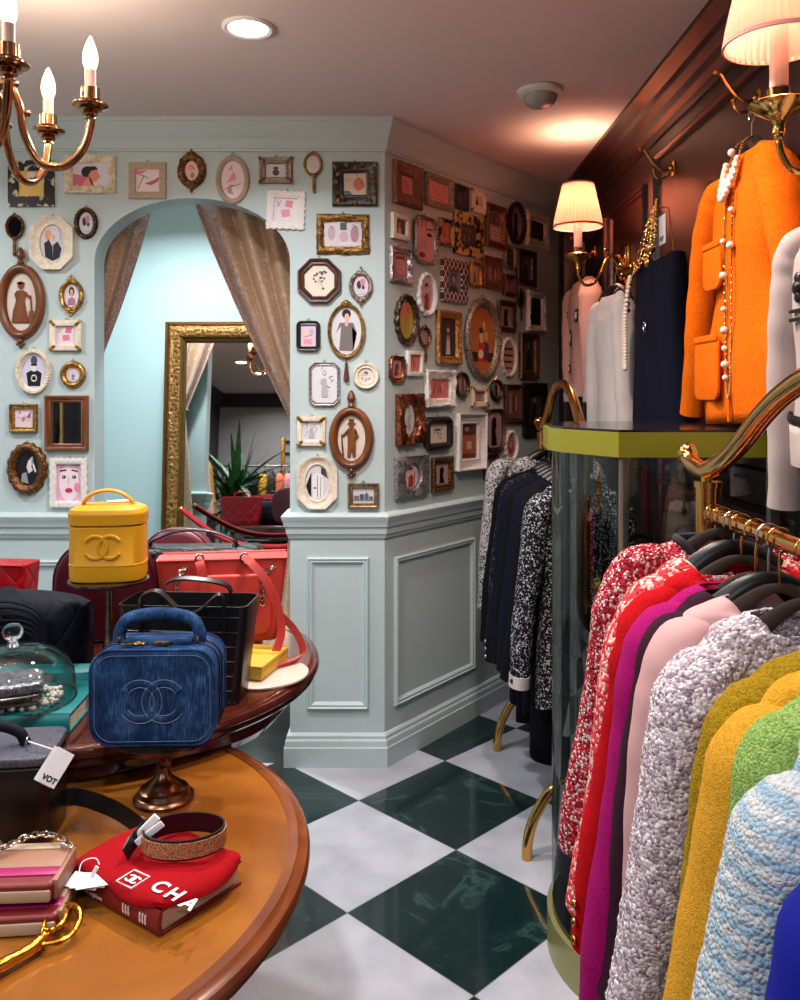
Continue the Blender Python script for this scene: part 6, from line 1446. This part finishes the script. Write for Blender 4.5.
def weave():
    t_ = NT('woven_tan'); br = t_.add('ShaderNodeTexVoronoi', i_Scale=420.0); t_.link(t_.coord(), br.inputs['Vector'])
    t_.link(t_.ramp(br.outputs['Distance'], [(.2, rgb(206, 150, 104)), (.7, rgb(130, 82, 52))]), t_.b.inputs['Base Color']); t_.bump(br.outputs['Distance'], .6, .001); return t_.m
m_weave = weave()
mb = MB(); mb.tube([(x*1.03, y*1.04, z) for x, y, z in ov], 1.0, 4, flat=(.0115, .0010), up=(0, 0, 1), closed=True); mb.obj('woven_face', m_weave, t)
mb = MB(); mb.strip(smooth_path([(-.050, .030, .020), (-.062, .012, .022), (-.075, -.012, .016), (-.082, -.030, .008)], 5), .024, .003, (0, .3, 1)); mb.obj('belt_end', m_blk, t)
mb = MB(); mb.box((-.058, -.0, .030), (.012, .006, .050), .001, rot=Matrix.Rotation(.8, 3, 'Y')); mb.box((-.05, -.012, .028), (.010, .003, .048), .0005, rot=Matrix.Rotation(.95, 3, 'Y')); mb.obj('white_tag', m_paper, t)
t = thing('price_tag', 'bunch of white paper tags at the corner of the red scarf', 'tag', at_z(92, 878, TLZ+.040))
mb = MB()
for k in range(3): mb.box((.008*k-.01, -.003*k, -.004+.0025*k), (.050, .030, .0008), rot=Matrix.Rotation(.25*k-.2, 3, 'Z') @ Matrix.Rotation(.18, 3, 'X'))
mb.obj('cards', m_paper, t, smooth=False)
mb = MB(); mb.box((.004, 0, .010), (.006, .003, .016), .001, rot=Matrix.Rotation(.5, 3, 'Y')); mb.tube(smooth_path([(-.02, .0, .0), (-.022, .02, .012), (-.005, .03, .012), (.008, .012, .006)], 5), .0008, 5); mb.obj('string', m_paper, t)
# --- little patchwork bags with chain
m_tan = plain('tan_leather', (150, 106, 82), .45, bump=.08, bscale=200); m_cream = plain('cream_leather', (184, 160, 134), .45)
m_hot = plain('hot_pink_leather', (160, 14, 96), .4); m_brick = plain('brick_leather', (116, 26, 26), .4)
def patch_bag(label, loc, rot, chain=True):
    t = thing('flap_bag', label, 'handbag', loc, rot=rot)
    W_, D_, H_ = .170, .100, .034
    mb = MB(); rslab(mb, lambda d: rrect(W_-2*d, D_-2*d, .012, 4), 0, H_*.8, .006, plane='XY'); mb.obj('body', m_brick, t)
    mb = MB(); mb.box((.0, D_*.17, H_*.82), (W_*.98, D_*.60, .007), .003); mb.obj('flap', m_tan, t)
    mb = MB(); mb.box((.0, D_*.38, H_*.90), (W_*.80, D_*.16, .007), .002); mb.obj('band', m_cream, t)
    mb = MB(); mb.box((.0, -D_*.20, H_*.80), (W_*.97, .020, .005), .002); mb.obj('pink_band', m_hot, t)
    mb = MB(); mb.box((.012, -D_*.485, H_*.30), (W_*.80, .008, .017), .003); mb.obj('front_band', m_cream, t)
    mb = MB(); mb.box((W_*.49, 0, H_*.42), (.010, D_*.86, .030), .004); mb.obj('side_gusset', m_tan, t)
    return t
pa = at_z(28, 925, TLZ)
patch_bag('brown and cream patchwork flap bag lying under its twin', (pa.x-.038, pa.y+.020, TLZ), (0, 0, .10))
t = patch_bag('patchwork flap bag with hot pink bands and a chain, on top of its twin', (pa.x-.048, pa.y+.036, TLZ+.037), (.02, 0, .06))
chain_part('chain', [(-.075, -.055, .05), (-.05, -.025, .039), (-.022, .005, .041), (0, .028, .045), (.025, .045, .047), (.055, .044, .045), (.082, .030, .037)], m_silv, t, .0045, .0085, .0014)
chain_part('chain', [(-.085, -.050, .05), (-.058, -.012, .041), (-.035, .010, .043), (-.02, .03, .043), (-.05, .048, .041)], m_silv, t, .0045, .0085, .0014)
# --- gilt handle
t = thing('ornate_handle', 'gilt ornate handle with a looped leafy end lying on the honey table', 'ornament', (0, 0, TLZ))
mg = plain('polished_gilt', (214, 150, 52), .22, 1.0, bump=.5, bscale=120)
mb = MB(); zz = TLZ+.012
q2 = lambda u, v, z=zz: at_z(u, v, z)-Vector((0, 0, TLZ))
mb.tube(smooth_path([q2(-40, 990), q2(-10, 972), q2(12, 960), q2(30, 950), q2(44, 938)], 5), [.010]*5+[.009]*5+[.008]*6+[.009]*5, 10); hd = mb.obj('shaft', mg, t)
mb = MB(); loop = smooth_path([q2(41, 944), q2(56, 943), q2(70, 936), q2(79, 922, zz+.006), q2(79, 911, zz+.012), q2(72, 905, zz+.014), q2(63, 907, zz+.012), q2(66, 914, zz+.008), q2(60, 925, zz+.004), q2(50, 932, zz)], 6, closed=True)
mb.tube(loop, .0040, 8, closed=True); mb.obj('loop', mg, t)
mb = MB()
for (u, v) in ((42, 938), (46, 931), (52, 930), (58, 927), (63, 923)): mb.ball(q2(u, v, zz+.004), .0042, 8, (1.3, .8, 1))
mb.tube(smooth_path([q2(40, 938), q2(44, 925, zz+.006), q2(46, 912, zz+.012), q2(52, 904, zz+.016), q2(58, 906, zz+.014)], 5), .0028, 7); mb.obj('leaf_ornament', mg, t)
# ------------------------------------------------------------ alcove: curtains, gilt mirror, rope
def brocade(name, c1, c2):
    t = NT(name); t.set(Roughness=.5); t.b.inputs['Sheen Weight'].default_value = .3
    n = t.add('ShaderNodeTexNoise', i_Scale=16.0, i_Detail=3.0, i_Distortion=3.0); t.link(t.coord(), n.inputs['Vector'])
    t.link(t.ramp(n.outputs['Fac'], [(.46, rgb(*c1)), (.50, rgb(*c2)), (.54, rgb(*c1))]), t.b.inputs['Base Color']); t.bump(n.outputs['Fac'], .2); return t.m
m_cur = brocade('brown_brocade', (178, 142, 112), (206, 180, 152)); m_curband = brocade('brown_border', (140, 106, 92), (190, 164, 150))
def curtain(label, top0, top1, bot0, bot1, zt, zb, Y, folds, band_side):
    """a sheet between an upper line (x from top0 to top1) and a gathered lower line; bows towards the tie"""
    t = thing('curtain', label, 'curtain', (0, 0, 0)); nx, nz = 90, 40
    def P(i, j):
        u_, v_ = i/nx, j/nz
        xt = top0+(top1-top0)*u_; xb = bot0+(bot1-bot0)*u_
        k = v_**1.05; x = xt+(xb-xt)*k+.03*math.sin(PI*v_)*(-1 if xb > xt else 1)*(.4)
        amp = .030*(1-.45*v_)
        y = Y+amp*math.sin(u_*folds*2*PI)+amp*.4*math.sin(u_*folds*4.7+1+v_*2)
        return (x, y, zt+(zb-zt)*v_)
    for nm, i0, i1, m in (('panel', 0, nx, m_cur),):
        mb = MB(); V = [[mb.v(P(i, j)) for j in range(nz+1)] for i in range(nx+1)]
        for i in range(nx):
            mb.mi = 1 if (i < 14 if band_side == 0 else i >= nx-14) else 0
            for j in range(nz): mb.f([V[i][j], V[i+1][j], V[i+1][j+1], V[i][j+1]])
        o = mb.obj(nm, [m_cur, m_curband], t, angle=80); s_ = o.modifiers.new('thick', 'SOLIDIFY'); s_.thickness = .004
    x = (bot0+bot1)/2
    mb = MB(); mb.tube([(x+(abs(bot1-bot0)/2+.012)*math.cos(a), Y+.045*math.sin(a), zb+.015*math.cos(a)) for a in [2*PI*i/24 for i in range(24)]], .008, 8, closed=True); mb.obj('tie_back', m_curband, t)
    mb = MB(); L = []
    for q in range(8):
        v_ = q/7; w_ = abs(bot1-bot0)/2+.10*v_
        L.append([(x+w_*math.cos(a)*(1+.05*math.sin(a*7)), Y+(.035+.02*v_)*math.sin(a)+.012*math.sin(a*6), zb-.9*v_) for a in [2*PI*i/36 for i in range(36)]])
    mb.loft(L, False, False); mb.obj('lower_drape', m_cur, t, angle=80)
    return t
YCU = 3.50
pu = lambda u, Y=YCU: (u-400)/F*Y
zv = lambda v, Y=YCU: EYE-(v-HZ)/F*Y
curtain('brown brocade curtain pulled to the arch side by the cream octagonal frame', pu(50), pu(156), pu(50), pu(88), 2.30, zv(392), YCU, 4, 1)
curtain('brown brocade curtain swept across the arch in front of the gilt mirror', pu(188), pu(330), pu(300), pu(332), 2.30, zv(440), YCU, 5, 0)
r = thing('curtain_rod', 'plain rod behind the arch carrying both brocade curtains', 'curtain rod', (-.85, YCU, 2.315)); mb = MB(); mb.cyl((-.75, 0, 0), (.70, 0, 0), .010, 12); mb.obj('rod', m_brass, r)
# leaning mirror
TILT = math.radians(4.4); MXL, MW_, MHH = pu(160, 4.20), .86, 1.815
MB0 = Vector((MXL, 4.19, 0)); 
MM = Matrix.Translation(MB0) @ Matrix.Rotation(-TILT, 4, 'X')
t = thing('leaning_mirror', 'tall gilt framed floor mirror leaning in the alcove', 'mirror'); t.matrix_world = MM
def ornate_m():
    t_ = NT('mirror_gilt'); t_.set(Metallic=.85, Roughness=.35); v = t_.add('ShaderNodeTexVoronoi', i_Scale=55.0); t_.link(t_.coord(), v.inputs['Vector'])
    n = t_.add('ShaderNodeTexNoise', i_Scale=90.0, i_Detail=4.0, i_Distortion=2.0); t_.link(t_.coord(), n.inputs['Vector'])
    f = t_.math('ADD', t_.math('MULTIPLY', v.outputs['Distance'], .5), t_.math('MULTIPLY', n.outputs['Fac'], .6))
    t_.link(t_.ramp(f, [(.3, rgb(58, 40, 20)), (.6, rgb(164, 126, 74))]), t_.b.inputs['Base Color']); t_.bump(f, 1.0, .006); return t_.m
m_mg = ornate_m(); m_mgs = plain('mirror_gilt_plain', (128, 94, 50), .3, .9)
fw = .105
def mring(ins, h): return [(ins, -h, ins), (MW_-ins, -h, ins), (MW_-ins, -h, MHH-ins), (ins, -h, MHH-ins)]
mb = MB(); mb.loft([mring(i, h) for i, h in ((0, 0), (0, .035), (.006, .042), (.014, .042), (.018, .034))], False, False); mb.loft([mring(i, h) for i, h in ((.078, .034), (.083, .030), (.098, .020), (fw, .004))], False, False); mb.obj('frame_moulding', m_mgs, t, angle=25)
mb = MB(); mb.loft([mring(i, h) for i, h in ((.018, .034), (.030, .044), (.046, .048), (.062, .044), (.078, .034))], False, False); mb.obj('carved_band', m_mg, t, angle=25)
mb = MB()
for z in [fw+.012*k for k in range(int((MHH-2*fw)/.012))]: mb.ball((fw-.012, -.024, z), .0048, 6)
mb.obj('beading', m_mgs, t); mb = MB()
for x in [fw+.012*k for k in range(int((MW_-2*fw)/.012))]: mb.ball((x, -.024, MHH-fw+.012), .0048, 6)
mb.obj('beading', m_mgs, t)
mb = MB(); mb.poly([(fw-.004, -.003, fw), (MW_-fw, -.003, fw), (MW_-fw, -.003, MHH-fw), (fw-.004, -.003, MHH-fw)]); mb.obj('mirror_glass', m_mirror, t, smooth=False)
mb = MB(); mb.box((MW_/2, .010, MHH/2), (MW_-.02, .02, MHH-.02)); mb.obj('backing', m_black, t)
nrm = (MM.to_3x3() @ Vector((0, -1, 0))).normalized(); org = MM @ Vector((0, -.003, 0))
def reflect(p): p = Vector(p); return p-nrm*(2*(p-org).dot(nrm))
def virt(u, v, D): return reflect(at(u, v, D))
# rope
m_rope = plain('red_velvet_rope', (170, 14, 30), .8)
t = thing('rope_barrier', 'sagging red velvet rope in front of the gilt mirror', 'rope', (0, 0, 0))
mb = MB(); P = [at(181, 509, 4.12), at(200, 524, 4.08), at(222, 538, 4.03), at(245, 545, 3.98), at(270, 547, 3.93), at(292, 545, 3.90), at(318, 532, 3.86), at(331, 520, 3.84)]; mb.tube(smooth_path(P, 6), .013, 12); mb.obj('rope', m_rope, t)
mb = MB(); mb.ball(P[0], .015, 12); mb.ball(P[-1], .015, 12); mb.obj('end_cap', m_brass, t)
e = P[-1]; t = thing('rope_post', 'brass post holding the velvet rope behind the arch pillar', 'rope post', (e.x+.02, e.y, 0))
mb = MB(); mb.lathe([(.15, 0), (.15, .012), (.10, .025), (.02, .04), (.018, .10), (.018, .88), (.026, .89), (.026, .93), (.03, .95), (.02, .97), (.001, .975)], 28); mb.obj('post', m_brass, t)
# ------------------------------------------------------------ what stands behind the viewer (seen in the mirror)
def ground(u, v, D, z=None): 
    p = virt(u, v, D); return Vector((p.x, p.y, 0 if z is None else z))
pp = virt(236, 498, 9.0)
t = thing('potted_yucca', 'tall yucca plant with long green leaves seen in the mirror', 'plant', (pp.x, pp.y, 0))
ztop = pp.z-.0
mb = MB(); mb.lathe([(.12, 0), (.15, .01), (.17, .26), (.175, .28), (.155, .28), (.15, .25), (.02, .24)], 28); mb.obj('pot', plain('dark_pot', (40, 36, 34), .5), t)
mb = MB(); mb.tube(smooth_path([(0, 0, .2), (.01, 0, .5), (-.01, .01, .8), (0, 0, ztop)], 6), .045, 12); mb.obj('trunk', mottled('yucca_trunk', (70, 56, 42), (140, 120, 92), 40, .8, 0, .8, stretch=(1, 1, 4)), t)
mb = MB(); rnd = random.Random(11)
for k in range(130):
    a = rnd.uniform(0, 2*PI); el = rnd.uniform(-.4, 1.35); L = rnd.uniform(.50, .80); z0 = ztop-.25+rnd.uniform(0, .40); d = Vector((math.cos(a), math.sin(a), 0)); P = []; side = Vector((-d.y, d.x, 0))
    for i in range(6): q_ = i/5; P.append((Vector((0, 0, z0))+d*(math.cos(el)*L*q_+.02)+Vector((0, 0, math.sin(el)*L*q_-.20*q_*q_*math.cos(el))), 
.026*math.sin(PI*(q_*.85+.12))+.002))
    vs_ = []
    for p, w_ in P: vs_.append((mb.v(p-side*w_), mb.v(p+Vector((0, 0, -.004))), mb.v(p+side*w_)))
    for a_, b_ in zip(vs_, vs_[1:]): mb.f([a_[0], a_[1], b_[1], b_[0]]); mb.f([a_[1], a_[2], b_[2], b_[1]])
mb.obj('foliage', mottled('yucca_leaf', (22, 64, 40), (60, 120, 66), 12, .4, 0, 0), t)
# shelf with two bags
pb_ = virt(268, 523, 8.4)
ux, uy = pb_.x, pb_.y
t = thing('console', 'dark wooden console with a red quilted bag seen in the mirror', 'console table', (ux+.22, uy, 0))
zt_ = pb_.z
mb = MB(); mb.box((0, 0, zt_-.015), (.80, .34, .03), .004); mb.obj('top', m_wood, t)
mb = MB(); mb.box((0, 0, zt_/2-.015), (.76, .30, zt_-.03), .004); mb.obj('body', m_wood, t)
for sx in (-1, 1):
    mb = MB(); mb.box((sx*.19, .152, zt_/2-.02), (.35, .012, zt_-.12), .004); dr = mb.obj('door', m_wood, t); mb = MB(); mb.ball((sx*.05, .165, zt_/2), .012, 10); mb.obj('knob', m_brass, dr)
m_rq2 = quilt('crimson_quilt', (170, 8, 44), 34, .35, .7)
t = thing('tote_bag', 'crimson quilted tote with chain handles seen in the mirror', 'handbag', (ux, uy, zt_+.001), PI)
mb = MB(); tote_body(mb, .32, .34, .14, .12, .27, False); mb.obj('body', m_rq2, t, angle=40)
mb = MB(); rslab(mb, lambda d: rrect(.22-2*d, .22-2*d, .07, 6, cx=-.03, cy=.17), -.085, -.06, .006); mb.obj('pocket', m_rq2, t)
chain_part('chain', [(-.13, -.07, .26), (-.14, -.09, .20), (-.13, -.09, .14), (-.06, -.095, .06), (.02, -.095, .06), (.07, -.09, .14), (.085, -.09, .20), (.08, -.07, .26)], m_silv, t, .010, .02, .003)
t = thing('tote_bag', 'dark purple tote beside the crimson one in the mirror', 'handbag', (ux+.39, uy, zt_+.001), PI)
mb = MB(); tote_body(mb, .32, .34, .14, .12, .36, False); mb.obj('body', plain('purple_leather', (52, 40, 54), .4), t, angle=40)
mb = MB(); mb.tube(smooth_path([(-.08, -.06, .35), (-.07, -.06, .42), (0, -.06, .45), (.07, -.06, .42), (.08, -.06, .35)], 5), .006, 8); mb.obj('handle', m_black, t)
# far rail of clothes
p0 = virt(245, 466, 9.6); p1 = virt(300, 466, 9.6)
t = thing('clothes_rail', 'straight steel rail of clothes near the back wall seen in the mirror', 'clothes rail', (p0.x, p0.y, 0)); zr = p0.z
mb = MB(); mb.cyl((-.25, 0, zr), (1.1, 0, zr), .013, 12); mb.obj('rail', m_chrome, t)
for x in (-.25, 1.1): mb = MB(); mb.cyl((x, 0, 0), (x, 0, zr), .013, 12); mb.box((x, 0, .01), (.04, .45, .02), .004); mb.obj('post', m_chrome, t)
hues = [((24, 24, 30), 'black'), ((206, 204, 206), 'white'), ((30, 40, 70), 'navy'), ((24, 24, 30), 'charcoal'), ((222, 166, 40), 'amber'), ((40, 36, 40), 'sooty'), ((226, 120, 80), 'orange'), ((222, 150, 150), 'rose'), ((226, 216, 224), 'ivory'), ((190, 30, 90), 'cerise'), ((20, 20, 24), 'jet black'), ((30, 30, 36), 'slate')]
for k, (c, nm) in enumerate(hues):
    x = p0.x-.16+.095*k; Lb_ = '%s jacket on the steel rail seen in the mirror' % nm
    hang(x, p0.y, zr+.015, math.radians(90), Lb_, 'jacket', plain('far_'+nm.replace(' ', '_'), c, .85), 'plastic', L=.70, sleeve=.52, seed=100+k, placket=False)
t = thing('garment_frame', 'gold and black shelf frame above the steel rail seen in the mirror', 'shelf', (p0.x+.62, p0.y-.35, 0))
for z_ in (zr+.30, zr+.16): mb = MB(); mb.box((.25, 0, z_), (.95, .30, .025), .003); mb.obj('shelf_board', m_black, t)
for x in (-.22, .72): mb = MB(); mb.box((x, .13, (zr+.34)/2), (.045, .045, zr+.34), .003); mb.obj('post', m_gold, t)

# rail of clothes along the far side wall, seen in the small brown mirror
t = thing('clothes_rail', 'brass rail of pastel clothes by the side wall, seen in the brown framed mirror', 'clothes rail', (-2.1, .70, 0))
mb = MB(); mb.cyl((0, -.75, 1.56), (0, .62, 1.56), .013, 12); mb.obj('rail', m_brass, t)
for y in (-.75, .62): mb = MB(); mb.cyl((0, y, 0), (0, y, 1.56), .013, 12); mb.box((0, y, .01), (.45, .04, .02), .004); mb.obj('post', m_brass, t)
for k, (c, nm) in enumerate((((206, 160, 60), 'golden'), ((216, 206, 176), 'ecru'), ((190, 170, 206), 'lavender'), ((230, 180, 90), 'sandy'), ((226, 216, 196), 'pale ivory'), ((214, 170, 70), 'honey'), ((176, 160, 200), 'violet grey'), ((26, 26, 34), 'inky'))):
    hang(-2.1, .06+.13*k, 1.575, math.radians(0), '%s jacket on the rail reflected in the brown framed mirror' % nm, 'jacket', plain('side_'+nm.replace(' ', '_'), c, .85), 'plastic', L=.70, sleeve=.52, seed=200+k, placket=False)
